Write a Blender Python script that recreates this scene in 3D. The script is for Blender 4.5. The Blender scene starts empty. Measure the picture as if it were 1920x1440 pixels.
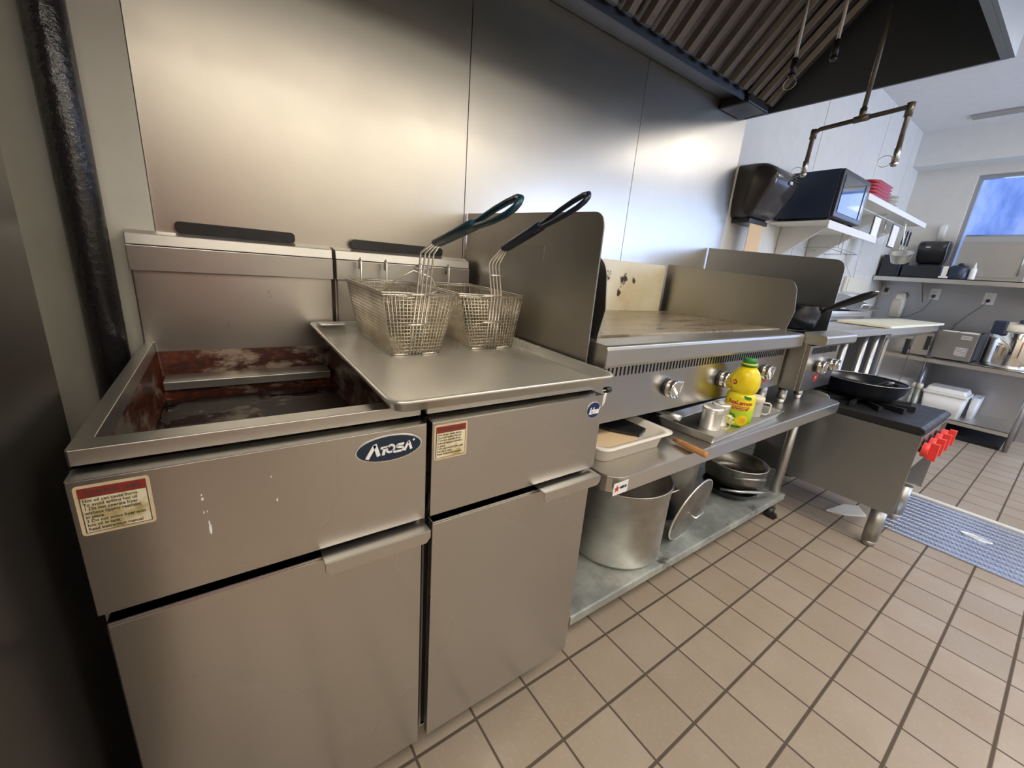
import bpy, math, random
from mathutils import Vector, Matrix
random.seed(7)
PI = math.pi
S = bpy.context.scene
COL = S.collection

# ------------------------------------------------------------------ camera, exposure, world
cd = bpy.data.cameras.new('camera'); cam = bpy.data.objects.new('camera', cd); COL.objects.link(cam)
cd.sensor_fit = 'HORIZONTAL'; cd.sensor_width = 36.0; cd.lens = 757.33 / 1920 * 36.0
cd.clip_start = 0.01; cd.clip_end = 60
yaw, pit, rol = math.radians(-36.2104), math.radians(-16.0202), math.radians(4.6881)
Fw = Vector((-math.sin(yaw) * math.cos(pit), math.cos(yaw) * math.cos(pit), math.sin(pit)))
Rt = Fw.cross(Vector((0, 0, 1))).normalized(); Up = Rt.cross(Fw)
R2 = math.cos(rol) * Rt + math.sin(rol) * Up; U2 = -math.sin(rol) * Rt + math.cos(rol) * Up
M = Matrix((R2, U2, -Fw)).transposed().to_4x4(); M.translation = Vector((0.1656, -0.6071, 1.1416))
cam.matrix_world = M
S.camera = cam
S.view_settings.view_transform = 'Standard'; S.view_settings.look = 'None'
S.view_settings.gamma = 1; S.view_settings.use_curve_mapping = False
S.view_settings.exposure = 0.75
W = bpy.data.worlds.new('sky'); S.world = W; W.use_nodes = True
W.node_tree.nodes['Background'].inputs[0].default_value = (0.42, 0.60, 1.0, 1)
W.node_tree.nodes['Background'].inputs[1].default_value = 1.1


def area(name, loc, rot, sx, sy, col, power):
    l = bpy.data.lights.new(name, 'AREA'); l.shape = 'RECTANGLE'; l.size = sx; l.size_y = sy
    l.color = col; l.energy = power
    o = bpy.data.objects.new(name, l); COL.objects.link(o); o.location = loc; o.rotation_euler = rot
    return o


# daylight coming in at the two windows (front wall at the far end, and end wall)
area('window_daylight', (4.9, -3.36, 1.60), (math.radians(90), 0, 0), 2.0, 1.3, (0.60, 0.72, 1.0), 70)
area('window_daylight', (6.15, -1.35, 1.85), (math.radians(90), 0, math.radians(90)), 3.1, 0.8, (0.56, 0.71, 1.0), 9)

# ------------------------------------------------------------------ materials
def rgb(h):
    h = h.lstrip('#'); c = [int(h[i:i + 2], 16) / 255 for i in (0, 2, 4)]
    return tuple(((x + 0.055) / 1.055) ** 2.4 if x > 0.04045 else x / 12.92 for x in c) + (1,)


class NT:
    def __init__(s, name):
        s.m = bpy.data.materials.new(name); s.m.use_nodes = True
        s.t = s.m.node_tree; s.b = s.t.nodes['Principled BSDF']
        s.tc = None

    def n(s, ty, **k):
        o = s.t.nodes.new(ty)
        for a, v in k.items(): setattr(o, a, v)
        return o

    def l(s, a, b): s.t.links.new(a, b)

    def pos(s, scale=(1, 1, 1), loc=(0, 0, 0), obj=False):
        if obj:
            src = s.n('ShaderNodeTexCoord').outputs['Object']
        else:
            src = s.n('ShaderNodeNewGeometry').outputs['Position']
        mp = s.n('ShaderNodeMapping'); mp.inputs['Scale'].default_value = scale; mp.inputs['Location'].default_value = loc
        s.l(src, mp.inputs[0]); return mp.outputs[0]

    def noise(s, vec, scale, detail=3, rough=.55):
        q = s.n('ShaderNodeTexNoise'); q.inputs['Scale'].default_value = scale
        q.inputs['Detail'].default_value = detail; q.inputs['Roughness'].default_value = rough
        s.l(vec, q.inputs['Vector']); return q.outputs['Fac']

    def ramp(s, fac, stops):
        r = s.n('ShaderNodeValToRGB'); e = r.color_ramp.elements
        while len(e) < len(stops): e.new(.5)
        for i, (p, c) in enumerate(stops):
            e[i].position = p; e[i].color = c if len(c) == 4 else (*c, 1)
        s.l(fac, r.inputs[0]); return r.outputs[0]

    def mixc(s, fac, a, b):
        m = s.n('ShaderNodeMix', data_type='RGBA')
        for i, v in ((0, fac), (6, a), (7, b)):
            if hasattr(v, 'links'): s.l(v, m.inputs[i])
            else: m.inputs[i].default_value = v
        return m.outputs[2]

    def mr(s, v, a, b, c, d_):
        m = s.n('ShaderNodeMapRange'); s.l(v, m.inputs[0])
        for i, x in zip((1, 2, 3, 4), (a, b, c, d_)): m.inputs[i].default_value = x
        return m.outputs[0]

    def math(s, op, a, b=0.0):
        m = s.n('ShaderNodeMath', operation=op)
        for i, v in ((0, a), (1, b)):
            if hasattr(v, 'links'): s.l(v, m.inputs[i])
            else: m.inputs[i].default_value = v
        return m.outputs[0]

    def bump(s, h, st, dist=.01):
        b = s.n('ShaderNodeBump'); b.inputs['Strength'].default_value = st; b.inputs['Distance'].default_value = dist
        s.l(h, b.inputs['Height']); s.l(b.outputs[0], s.b.inputs['Normal'])

    def set(s, **k):
        for a, v in k.items():
            i = s.b.inputs[a.replace('_', ' ')]
            if hasattr(v, 'links'): s.l(v, i)
            else: i.default_value = v
        return s.m


def plain(name, col, rough=.5, metal=0., noise=.0, **k):
    t = NT(name); c = rgb(col) if isinstance(col, str) else (*col, 1)
    if noise:
        f = t.noise(t.pos(), 14, 4)
        c2 = tuple(x * (1 - noise) for x in c[:3]) + (1,)
        cc = t.mixc(t.mr(f, .35, .65, 0, 1), c, c2)
        t.set(Base_Color=cc, Roughness=t.mr(f, .3, .7, max(0.02, rough - .06), rough + .08))
    else:
        t.set(Base_Color=c, Roughness=rough)
    t.set(Metallic=metal, **k)
    return t.m


def steel(name, base=(.62, .60, .57), rough=.3, tan=None, aniso=.6, brush='z', smudge=.35, dirt=0., dirtcol=(.18, .12, .07, 1)):
    """stainless sheet: brushed grain, smudges, optional grease marks; tan = direction the reflection is smeared along"""
    t = NT(name)
    blot = t.noise(t.pos((1, 1, 1), (3, 1, 2)), 3.2, 4 if smudge else 0, .6)
    fine = t.noise(t.pos(), 26, 4, .7)
    b = (*base, 1); b2 = tuple(x * .88 for x in base) + (1,)
    col = t.mixc(t.mr(blot, .15, .85, 0, 1), b, b2)
    if dirt:
        col = t.mixc(t.mr(fine, .68 - dirt, .80 - dirt * .6, 0, .85), col, dirtcol)
    r = t.mr(blot, .15, .85, rough - .03, rough + .04 + .06 * smudge)
    t.set(Base_Color=col, Metallic=1.0, Roughness=r)
    if tan:
        v = t.n('ShaderNodeCombineXYZ')
        for i in range(3): v.inputs[i].default_value = tan[i]
        t.set(Anisotropic=aniso, Tangent=v.outputs[0])
    return t.m


X, Y, Z = (1, 0, 0), (0, 1, 0), (0, 0, 1)
M_ = {}
M_['wall_steel'] = steel('wall_steel', (.70, .66, .585), .31, X, .4, 'z', .3)
M_['fryer_steel'] = steel('fryer_steel', (.53, .51, .48), .27, Z, .6, 'x', 0.)
M_['rim_steel'] = steel('rim_steel', (.60, .58, .54), .33, None, 0, 'x', .5)
M_['greasy_steel'] = steel('greasy_steel', (.58, .55, .50), .32, None, 0, 'x', .8, .10)
M_['splash_steel'] = steel('splash_steel', (.60, .57, .52), .30, Z, .4, 'n', .9, .04, (.35, .3, .22, 1))
M_['table_steel'] = steel('table_steel', (.70, .68, .64), .32, None, 0, 'x', .7)
M_['dull_steel'] = steel('dull_steel', (.50, .50, .49), .38, None, 0, 'y', .6)
M_['side_steel'] = steel('side_steel', (.47, .46, .44), .36, Z, .5, 'y', .6)
M_['cool_steel'] = steel('cool_steel', (.45, .465, .48), .34, Z, .5, 'y', .6)
M_['hood_steel'] = steel('hood_steel', (.15, .17, .20), .46, None, 0, 'x', .5)  # stainless darkened: the shade under the hood is put into the colour
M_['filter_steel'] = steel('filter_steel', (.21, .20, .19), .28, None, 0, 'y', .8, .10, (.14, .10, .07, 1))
M_['side_flange'] = steel('flange_steel', (.42, .41, .38), .30, None, 0, 'x', .3)
M_['dark_steel'] = plain('dark_pan_steel', (.30, .29, .27), .32, .9, noise=.3)
M_['galv'] = None
M_['chrome'] = plain('chrome', (.80, .80, .80), .08, 1.)
M_['wire'] = plain('basket_wire', (.85, .76, .60), .42, .8, noise=.3)
M_['wire_clean'] = plain('nickel_wire', (.86, .82, .74), .34, .85)
M_['alu'] = plain('worn_aluminium', (.62, .60, .56), .42, 1., noise=.2)
M_['alu_pan'] = steel('sheet_pan_aluminium', (.80, .77, .70), .27, None, 0, 'n', .9)
M_['alu_pan'].node_tree.nodes['Principled BSDF'].inputs['Metallic'].default_value = .72
M_['bright_alu'] = plain('bright_aluminium', (.88, .87, .84), .40, .9)
M_['black_metal'] = plain('black_metal', (.02, .02, .022), .38, 0., noise=.3)
M_['cast'] = plain('cast_iron', (.025, .026, .03), .45, .3, noise=.3)
M_['nonstick'] = plain('nonstick_black', (.012, .014, .02), .28)
M_['black_plastic'] = plain('black_plastic', (.022, .023, .026), .30)
M_['smoke_plastic'] = plain('smoked_plastic', (.045, .043, .045), .16)
M_['blue_plastic'] = plain('dark_blue_plastic', (.02, .03, .06), .35)
M_['dark'] = plain('dark_recess', (.006, .006, .006), .8)
M_['slot'] = plain('slot_black', (.01, .01, .01), .7)
M_['grip_green'] = plain('teal_vinyl_grip', (.008, .045, .07), .32)
M_['grip_blue'] = plain('navy_vinyl_grip', (.006, .014, .04), .32)
M_['white'] = plain('white_plastic', (.78, .78, .76), .4)
M_['cream'] = plain('cream_plastic', (.72, .68, .56), .45)
M_['white_paint'] = plain('white_shelf_paint', (.72, .71, .66), .45)
M_['paper'] = plain('paper', (.85, .84, .80), .8)
M_['kraft'] = plain('kraft_paper', (.66, .49, .30), .85)
M_['red'] = plain('red_plastic', rgb('#e8433e')[:3], .38)
M_['red_basket'] = plain('red_basket_plastic', rgb('#a8222c')[:3], .45)
M_['wood'] = None
M_['pipe_paint'] = None
M_['pipe_grey'] = plain('grey_iron_pipe', (.16, .145, .13), .38, .7, noise=.3)
M_['frp'] = plain('frp_panel', (.70, .69, .64), .42, noise=.04)
M_['paint'] = plain('painted_wall', (.70, .67, .58), .62, noise=.05)
M_['ceiling'] = plain('ceiling_paint', (.76, .755, .74), .7, noise=.03)
M_['maroon'] = plain('maroon_tint_panel', (.20, .03, .035), .45)
M_['cord'] = plain('black_cord', (.02, .02, .02), .5)
M_['badge_blue'] = plain('badge_blue', rgb('#16265e')[:3], .25)
M_['badge_navy'] = plain('badge_navy', rgb('#14283c')[:3], .25)
M_['badge_rim'] = plain('badge_rim', (.75, .75, .73), .25, .6)
M_['lettering_white'] = plain('lettering_white', (.85, .86, .86), .35)
M_['lettering_dark'] = plain('lettering_dark', (.06, .05, .04), .6)
M_['sticker'] = None
M_['sticker_red'] = plain('sticker_red', (.33, .03, .02), .5, noise=.4)
M_['sticker_edge'] = plain('sticker_edge', (.70, .56, .36), .55, noise=.2)
M_['label_red'] = plain('label_red', rgb('#b5282b')[:3], .35)
M_['leaf'] = plain('label_leaf_green', rgb('#2f7a35')[:3], .35)
M_['cap_green'] = plain('cap_green', rgb('#2f8a3e')[:3], .35)
M_['lemon'] = plain('lemon_yellow', rgb('#e9d21e')[:3], .28)
M_['lemon_pale'] = plain('lemon_pale', rgb('#f0e66a')[:3], .35)
M_['orange'] = plain('label_orange', rgb('#eda93a')[:3], .35)
M_['bone'] = plain('cutting_board_plastic', (.80, .78, .62), .5)

# galvanised shelf
t = NT('galvanised_steel'); v = t.n('ShaderNodeTexVoronoi'); v.inputs['Scale'].default_value = 26; t.l(t.pos(), v.inputs['Vector'])
f = t.noise(t.pos(), 7, 5, .65)
c = t.mixc(t.mr(f, .42, .60, 0, 1), (.42, .45, .43, 1), (.62, .66, .63, 1))
c = t.mixc(t.mr(t.noise(t.pos((1, 1, 1), (5, 2, 0)), 9, 4, .7), .60, .68, 0, .8), c, (.10, .10, .09, 1))
t.set(Base_Color=c, Metallic=.75, Roughness=t.mr(v.outputs['Distance'], 0, .6, .40, .52)); M_['galv'] = t.m
# wood handle
t = NT('wood_handle'); f = t.noise(t.pos((30, 4, 30)), 5, 4, .7)
t.set(Base_Color=t.ramp(f, [(.3, (.30, .12, .04)), (.6, (.52, .26, .09)), (.8, (.60, .34, .14))]), Roughness=.45); M_['wood'] = t.m
# glossy lumpy black pipe paint
t = NT('black_gloss_pipe_paint'); f = t.noise(t.pos(), 55, 4, .6)
t.set(Base_Color=(.022, .021, .022, 1), Roughness=.22, Specular_IOR_Level=.7); t.bump(f, .5, .006); M_['pipe_paint'] = t.m
# warning sticker paper with grease stain
t = NT('greasy_sticker_paper'); f = t.noise(t.pos((1, 1, 1), (.3, 0, .1)), 17, 4, .6)
t.set(Base_Color=t.ramp(f, [(.38, (.80, .76, .62)), (.50, (.74, .66, .45)), (.62, (.40, .32, .12))]), Roughness=.45); M_['sticker'] = t.m
# stained backsplash; aging and a warm reflection are put in its cream base
t = NT('stained_backsplash'); p = t.pos()
f = t.noise(p, 5, 5, .6); g = t.noise(t.pos((1, 1, 1), (2, .5, .9)), 24, 5, .75)
c = t.ramp(f, [(.35, (.80, .74, .56)), (.6, (.72, .64, .44)), (.8, (.62, .50, .30))])
reg = None
for (cx, cz, r) in ((1.60, 1.125, .055), (1.72, 1.135, .06), (1.70, 1.062, .032), (1.80, 1.13, .03)):
    d = t.n('ShaderNodeVectorMath', operation='DISTANCE'); d.inputs[1].default_value = (cx, .70, cz); t.l(t.n('ShaderNodeNewGeometry').outputs['Position'], d.inputs[0])
    k = t.mr(d.outputs['Value'], 0, r, 1, 0); reg = k if reg is None else t.math('MAXIMUM', reg, k)
msk = t.mr(t.math('ADD', t.math('MULTIPLY', reg, .45), g), .72, .80, 0, 1)
t.set(Base_Color=t.mixc(msk, c, (.05, .025, .012, 1)), Metallic=.25, Roughness=.42); M_['backsplash'] = t.m
# griddle plate
t = NT('seasoned_griddle_plate'); f = t.noise(t.pos((1.2, 5, 1)), 3.5, 5, .65)
c = t.ramp(f, [(.3, (.16, .11, .06)), (.5, (.36, .29, .19)), (.7, (.52, .46, .34))])
t.set(Base_Color=c, Metallic=.6, Roughness=t.mr(f, .3, .7, .22, .4)); M_['plate'] = t.m
# vat interior: baked oil on steel
t = NT('baked_oil_steel'); f = t.noise(t.pos((1, 1, 2.2)), 9, 6, .7); g = t.noise(t.pos((1, 1, 1), (4, 4, 4)), 4, 3, .6)
m = t.mr(t.math('ADD', f, t.math('MULTIPLY', g, .7)), .73, .83, 0, 1)
c = t.mixc(m, (.30, .26, .20, 1), t.ramp(f, [(.40, (.15, .035, .015)), (.55, (.035, .010, .006)), (.62, (.10, .022, .010)), (.75, (.30, .13, .04))]))
t.set(Base_Color=c, Metallic=t.mr(m, 0, 1, .6, 0), Roughness=.32, Specular_IOR_Level=.3); M_['vat'] = t.m
t = NT('dark_frying_oil'); f = t.noise(t.pos(), 6, 4, .6)
t.set(Base_Color=t.ramp(f, [(.4, (.008, .004, .003)), (.6, (.02, .010, .006))]), Roughness=t.mr(f, .48, .52, .05, .45), Specular_IOR_Level=.22); M_['oil'] = t.m
# bottle body yellow -> green towards the foot (printed label)
t = NT('printed_bottle_label'); sp = t.n('ShaderNodeSeparateXYZ'); t.l(t.n('ShaderNodeNewGeometry').outputs['Position'], sp.inputs[0])
t.set(Base_Color=t.ramp(t.mr(sp.outputs[2], .665, .79, 0, 1), [(0, rgb('#8fc02c')), (.45, rgb('#b7d32c')), (.62, rgb('#e8dc2a')), (1, rgb('#ecdc28'))]), Roughness=.28)
M_['bottle'] = t.m
# floor tile
t = NT('quarry_tile'); g = t.n('ShaderNodeNewGeometry'); sp = t.n('ShaderNodeSeparateXYZ'); t.l(g.outputs['Position'], sp.inputs[0])
TX, TY = .1652, .1602
u = t.math('DIVIDE', t.math('SUBTRACT', sp.outputs[0], .4397), TX); v = t.math('DIVIDE', t.math('SUBTRACT', sp.outputs[1], .0316), TY)
def edge(q, wdt):
    fr = t.math('FRACT', t.math('ADD', q, .5)); return t.math('ABSOLUTE', t.math('SUBTRACT', fr, .5))
eu = edge(u, 0); ev = edge(v, 0)
gu = t.mr(eu, .013, .023, 1, 0); gv = t.mr(ev, .018, .032, 1, 0); gr = t.math('MAXIMUM', gu, gv)
cell = t.n('ShaderNodeCombineXYZ'); t.l(t.math('FLOOR', u), cell.inputs[0]); t.l(t.math('FLOOR', v), cell.inputs[1])
wn = t.n('ShaderNodeTexWhiteNoise', noise_dimensions='3D'); t.l(cell.outputs[0], wn.inputs['Vector'])
fn = t.noise(g.outputs['Position'], 90, 4, .7); bl = t.noise(g.outputs['Position'], 4, 4, .6)
c = t.mixc(wn.outputs['Value'], (.345, .288, .228, 1), (.40, .338, .272, 1))
c = t.mixc(t.mr(bl, .35, .7, 0, .45), c, (.30, .22, .15, 1))
c = t.mixc(t.mr(fn, .55, .75, 0, .35), c, (.55, .46, .36, 1))
c = t.mixc(gr, c, (.085, .062, .045, 1))
t.set(Base_Color=c, Roughness=t.math('ADD', t.mr(bl, .3, .7, .30, .42), t.math('MULTIPLY', gr, .4)))
h = t.math('SUBTRACT', t.math('MULTIPLY', fn, .12), gr); t.bump(h, .35, .003); M_['tile'] = t.m
# outdoors seen through the end window: mottled wall
t = NT('mottled_blue_wall'); f = t.noise(t.pos((1, 2.2, .8)), 2.2, 4, .6)
t.set(Base_Color=t.ramp(f, [(.35, (.28, .36, .62)), (.5, (.48, .53, .78)), (.62, (.70, .70, .88))]), Roughness=.6); M_['outdoor'] = t.m
# glass pane
t = NT('window_glass'); t.t.nodes.remove(t.b)
tr = t.n('ShaderNodeBsdfTransparent'); tr.inputs[0].default_value = (.93, .96, 1, 1)
gl = t.n('ShaderNodeBsdfGlossy'); gl.inputs['Roughness'].default_value = .02
fr = t.n('ShaderNodeFresnel'); mx = t.n('ShaderNodeMixShader'); t.l(fr.outputs[0], mx.inputs[0]); t.l(tr.outputs[0], mx.inputs[1]); t.l(gl.outputs[0], mx.inputs[2])
t.l(mx.outputs[0], t.t.nodes['Material Output'].inputs[0]); M_['glass'] = t.m
t = NT('frosted_clear_plastic'); t.set(Base_Color=(.82, .82, .78, 1), Roughness=.25, Alpha=.55); M_['clear'] = t.m
for nm, st in (('lamp', 9.0), ('lamp_far', 6.0), ('lamp_fill', 4.2)):
    t = NT(nm + '_diffuser'); t.set(Base_Color=(.9, .9, .9, 1), Emission_Color=(1, .925, .81, 1), Emission_Strength=st); M_[nm] = t.m
t = NT('microwave_glass'); t.set(Base_Color=(.02, .03, .05, 1), Roughness=.05, Specular_IOR_Level=.9, Coat_Weight=1.); M_['mwglass'] = t.m


# ------------------------------------------------------------------ mesh building
class MB:
    def __init__(s): s.v = []; s.f = []; s.sm = []

    def add(s, vs, fs, smooth=False):
        k = len(s.v); s.v += [Vector(p) for p in vs]
        for f in fs: s.f.append([i + k for i in f]); s.sm.append(smooth)
        return s

    def box(s, x0, x1, y0, y1, z0, z1):
        p = [(x, y, z) for z in (z0, z1) for y in (y0, y1) for x in (x0, x1)]
        return s.add(p, [(0, 2, 3, 1), (4, 5, 7, 6), (0, 1, 5, 4), (2, 6, 7, 3), (0, 4, 6, 2), (1, 3, 7, 5)])

    def hexa(s, p):
        return s.add(p, [(0, 3, 2, 1), (4, 5, 6, 7), (0, 1, 5, 4), (1, 2, 6, 5), (2, 3, 7, 6), (3, 0, 4, 7)])

    def prism(s, pts, axis, a, b):
        n = len(pts)
        def P(q, w): return {'x': (w, q[0], q[1]), 'y': (q[0], w, q[1]), 'z': (q[0], q[1], w)}[axis]
        vs = [P(q, a) for q in pts] + [P(q, b) for q in pts]
        ar = sum(pts[i][0] * pts[(i + 1) % n][1] - pts[(i + 1) % n][0] * pts[i][1] for i in range(n))
        flip = (ar > 0) ^ (axis == 'y') ^ (b < a)
        fs = [list(range(n)), list(range(2 * n - 1, n - 1, -1))] + [(i, n + i, n + (i + 1) % n, (i + 1) % n) for i in range(n)]
        if not flip: fs = [list(reversed(f)) for f in fs]
        return s.add(vs, fs)

    def loft(s, loops, cap0=True, cap1=True, smooth=True):
        n = len(loops[0]); vs = [p for L in loops for p in L]; fs = []
        k = len(s.v); s.v += [Vector(p) for p in vs]
        for j in range(len(loops) - 1):
            for i in range(n):
                a, b = j * n + i, j * n + (i + 1) % n
                s.f.append([k + a, k + b, k + b + n, k + a + n]); s.sm.append(smooth)
        if cap0: s.f.append([k + i for i in reversed(range(n))]); s.sm.append(False)
        if cap1: s.f.append([k + (len(loops) - 1) * n + i for i in range(n)]); s.sm.append(False)
        return s

    def tube(s, pts, r, n=8, closed=False):
        pts = [Vector(p) for p in pts]; L = []; m = len(pts); nrm = None
        rr = r if isinstance(r, (list, tuple)) else [r] * m
        for i, p in enumerate(pts):
            a = pts[i - 1] if (i > 0 or closed) else p; b = pts[(i + 1) % m] if (i < m - 1 or closed) else p
            tg = (b - a).normalized()
            if nrm is None:
                nrm = tg.orthogonal().normalized()
            nrm = (nrm - tg * nrm.dot(tg)).normalized(); bn = tg.cross(nrm)
            L.append([p + (nrm * math.cos(2 * PI * j / n) + bn * math.sin(2 * PI * j / n)) * rr[i] for j in range(n)])
        if closed: L.append(L[0]); return s.loft(L, False, False)
        return s.loft(L)

    def cyl(s, p0, p1, r0, r1=None, n=24): return s.tube([p0, p1], [r0, r0 if r1 is None else r1], n)

    def lathe(s, prof, c=(0, 0, 0), n=32, cap0=True, cap1=True, a0=0.):
        L = [[(c[0] + r * math.cos(a0 + 2 * PI * j / n), c[1] + r * math.sin(a0 + 2 * PI * j / n), c[2] + z) for j in range(n)] for r, z in prof]
        return s.loft(L, cap0, cap1)

    def ball(s, c, rx, ry, rz, n=16, m=10):
        L = []
        for i in range(1, m):
            a = -PI / 2 + PI * i / m
            L.append([(c[0] + rx * math.cos(a) * math.cos(2 * PI * j / n), c[1] + ry * math.cos(a) * math.sin(2 * PI * j / n), c[2] + rz * math.sin(a)) for j in range(n)])
        return s.loft(L)

    def xf(s, Mx, k=0):
        for i in range(k, len(s.v)): s.v[i] = Mx @ s.v[i]
        return s


def rrect(x0, x1, y0, y1, r, z, n=5):
    out = []
    for cx, cy, a in ((x1 - r, y0 + r, -90), (x1 - r, y1 - r, 0), (x0 + r, y1 - r, 90), (x0 + r, y0 + r, 180)):
        for i in range(n + 1):
            q = math.radians(a + 90 * i / n); out.append((cx + r * math.cos(q), cy + r * math.sin(q), z))
    return out


OFF = {}
def _mesh(mb, name, mat, off):
    me = bpy.data.meshes.new(name)
    me.from_pydata([tuple(p - off) for p in mb.v], [], mb.f)
    me.polygons.foreach_set('use_smooth', mb.sm); me.materials.append(M_[mat] if isinstance(mat, str) else mat)
    me.update(); return me

def _bev(o, w):
    if w:
        b = o.modifiers.new('bevel', 'BEVEL'); b.width = w; b.segments = 2; b.limit_method = 'ANGLE'; b.angle_limit = math.radians(40)

def props(o, label=None, cat=None, group=None, kind=None):
    for k, v in (('label', label), ('category', cat), ('group', group), ('kind', kind)):
        if v: o[k] = v
    return o

def thing(name, loc, label, cat, group=None):
    o = bpy.data.objects.new(name, None); o.empty_display_size = .05; COL.objects.link(o); o.location = loc
    OFF[o.name] = Vector(loc); return props(o, label, cat, group)

def part(mb, name, mat, parent, bevel=0, label=None):
    off = OFF[parent.name]; o = bpy.data.objects.new(name, _mesh(mb, name, mat, off)); COL.objects.link(o)
    o.parent = parent; OFF[o.name] = off; _bev(o, bevel)
    if label: o['label'] = label
    return o

def solo(mb, name, mat, label=None, cat=None, group=None, kind=None, bevel=0):
    xs = [p.x for p in mb.v]; ys = [p.y for p in mb.v]; zs = [p.z for p in mb.v]
    off = Vector(((min(xs) + max(xs)) / 2, (min(ys) + max(ys)) / 2, min(zs)))
    o = bpy.data.objects.new(name, _mesh(mb, name, mat, off)); COL.objects.link(o); o.location = off; OFF[o.name] = off
    _bev(o, bevel); return props(o, label, cat, group, kind)

def struct(mb, name, mat, bevel=0): return solo(mb, name, mat, kind='structure', bevel=bevel)

def copy_tree(o, loc=None, parent=None):
    c = o.copy(); COL.objects.link(c)
    if parent: c.parent = parent
    if loc: c.location = loc
    for ch in list(o.children): copy_tree(ch, None, c)
    return c

def text_mb(s_, size, extrude=.0004, bold=0., shear=0., align='CENTER', space=1.0):
    cu = bpy.data.curves.new('txt', 'FONT'); cu.body = s_; cu.size = size; cu.extrude = extrude; cu.offset = bold
    cu.shear = shear; cu.align_x = align; cu.align_y = 'CENTER'; cu.space_character = space; cu.resolution_u = 3
    ob = bpy.data.objects.new('txt', cu); COL.objects.link(ob)
    dg = bpy.context.evaluated_depsgraph_get(); me = bpy.data.meshes.new_from_object(ob.evaluated_get(dg))
    mb = MB(); mb.v = [v.co.copy() for v in me.vertices]; mb.f = [list(p.vertices) for p in me.polygons]; mb.sm = [False] * len(mb.f)
    bpy.data.objects.remove(ob); bpy.data.curves.remove(cu); bpy.data.meshes.remove(me); return mb

def face_front(mb, loc, sx=1., sz=1., rot=0.):       # XY text -> standing on a -Y face
    Mx = Matrix.Translation(loc) @ Matrix.Rotation(rot, 4, 'Y') @ Matrix.Rotation(PI / 2, 4, 'X') @ Matrix.Diagonal((sx, sz, 1, 1))
    return mb.xf(Mx)

def oval(cx, cz, a, b, y0, y1, n=40, tilt=0.):
    return MB().prism([(cx + a * math.cos(2 * PI * i / n), cz + b * math.sin(2 * PI * i / n)) for i in range(n)], 'y', y0, y1)


# ------------------------------------------------------------------ setting
WY = .76; CZ = 2.65; XE = 5.9
struct(MB().box(-1.3, XE + .12, -3.3, WY + .1, -.05, 0), 'floor', 'tile')
struct(MB().box(-1.3, XE + .12, -3.3, WY + .1, CZ, CZ + .06), 'ceiling', 'ceiling')
b = MB().box(.05, XE + .12, WY, WY + .1, 0, CZ); struct(b, 'wall_back', 'frp')
struct(MB().box(-1.3, .05, WY - .03, WY + .1, 0, CZ), 'wall_back_left', 'paint')
struct(MB().box(-1.4, -1.3, -3.3, WY + .1, 0, CZ), 'wall_left', 'paint')
# front wall with the window opening at the far end
b = MB().box(-1.3, 3.9, -3.3, -3.2, 0, CZ).box(5.88, XE + .12, -3.3, -3.2, 0, CZ).box(3.9, 5.88, -3.3, -3.2, 0, 1.0).box(3.9, 5.88, -3.3, -3.2, 2.2, CZ)
struct(b, 'wall_front', plain('front_wall_paint', (.80, .77, .68), .5))
# end wall: opening y -1.6 .. .33, z 1.38 .. 2.30
b = MB().box(XE, XE + .12, -3.2, WY, 0, 1.38).box(XE, XE + .12, .33, WY, 1.38, CZ).box(XE, XE + .12, -3.2, -2.9, 1.38, CZ).box(XE, XE + .12, -2.9, .33, 2.28, CZ)
struct(b, 'wall_end', 'frp')
struct(MB().box(XE - .02, XE, -2.2, WY, .0, 1.34), 'trim_1', steel('end_wall_steel', (.50, .51, .55), .36, Z, .4, 'z', .4))      # steel lower half of the end wall
struct(MB().box(XE - .22, XE, -3.2, WY, 2.36, CZ), 'trim_2', 'ceiling')         # bulkhead
# steel wall sheets
xs = (.05, .89, 1.735, 2.585)
for i in range(3):
    struct(MB().box(xs[i] + .0012, xs[i + 1] - .0012, WY - .012, WY, .0, 2.62), 'trim_%d' % (3 + i), 'wall_steel', .0008)
for i, x in enumerate((3.56, 4.72, 5.5)):
    struct(MB().box(x, x + .008, WY - .003, WY, 0, CZ), 'trim_%d' % (6 + i), 'white_paint')
wf = struct(MB().box(3.9, 5.88, -3.26, -3.22, 1.0, 1.04).box(3.9, 5.88, -3.26, -3.22, 2.16, 2.2).box(4.87, 4.91, -3.26, -3.22, 1.04, 2.16), 'window_1', 'dull_steel')
part(MB().box(3.9, 5.88, -3.245, -3.24, 1.04, 2.16), 'pane', 'glass', wf)
wf = struct(MB().box(XE + .03, XE + .09, -2.9, .33, 1.38, 1.41).box(XE + .03, XE + .09, -2.9, .33, 2.25, 2.28).box(XE + .03, XE + .09, -1.42, -1.38, 1.41, 2.25).box(XE + .03, XE + .09, .30, .33, 1.41, 2.25).box(XE + .03, XE + .09, -.30, -.26, 1.41, 2.25), 'window_2', 'dull_steel')
part(MB().box(XE + .055, XE + .06, -2.9, .30, 1.41, 2.25), 'pane', 'glass', wf)
struct(MB().box(-.75, .55, -3.2, -3.16, 0, 2.1), 'tint_panel_1', 'maroon')  # unseen maroon panel, added to tint reflections in the steel
struct(MB().box(7.6, 7.7, -3.5, 3.0, 0, 3.2), 'wall_outdoor', 'outdoor')
struct(MB().box(XE + .12, 7.6, -3.5, 3.0, -.05, .0), 'trim_9', 'ceiling')
# floor strip beside the plate
struct(MB().box(3.505, 3.545, -3.2, -.22, 0, .012), 'trim_10', 'white_paint', .002)

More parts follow.
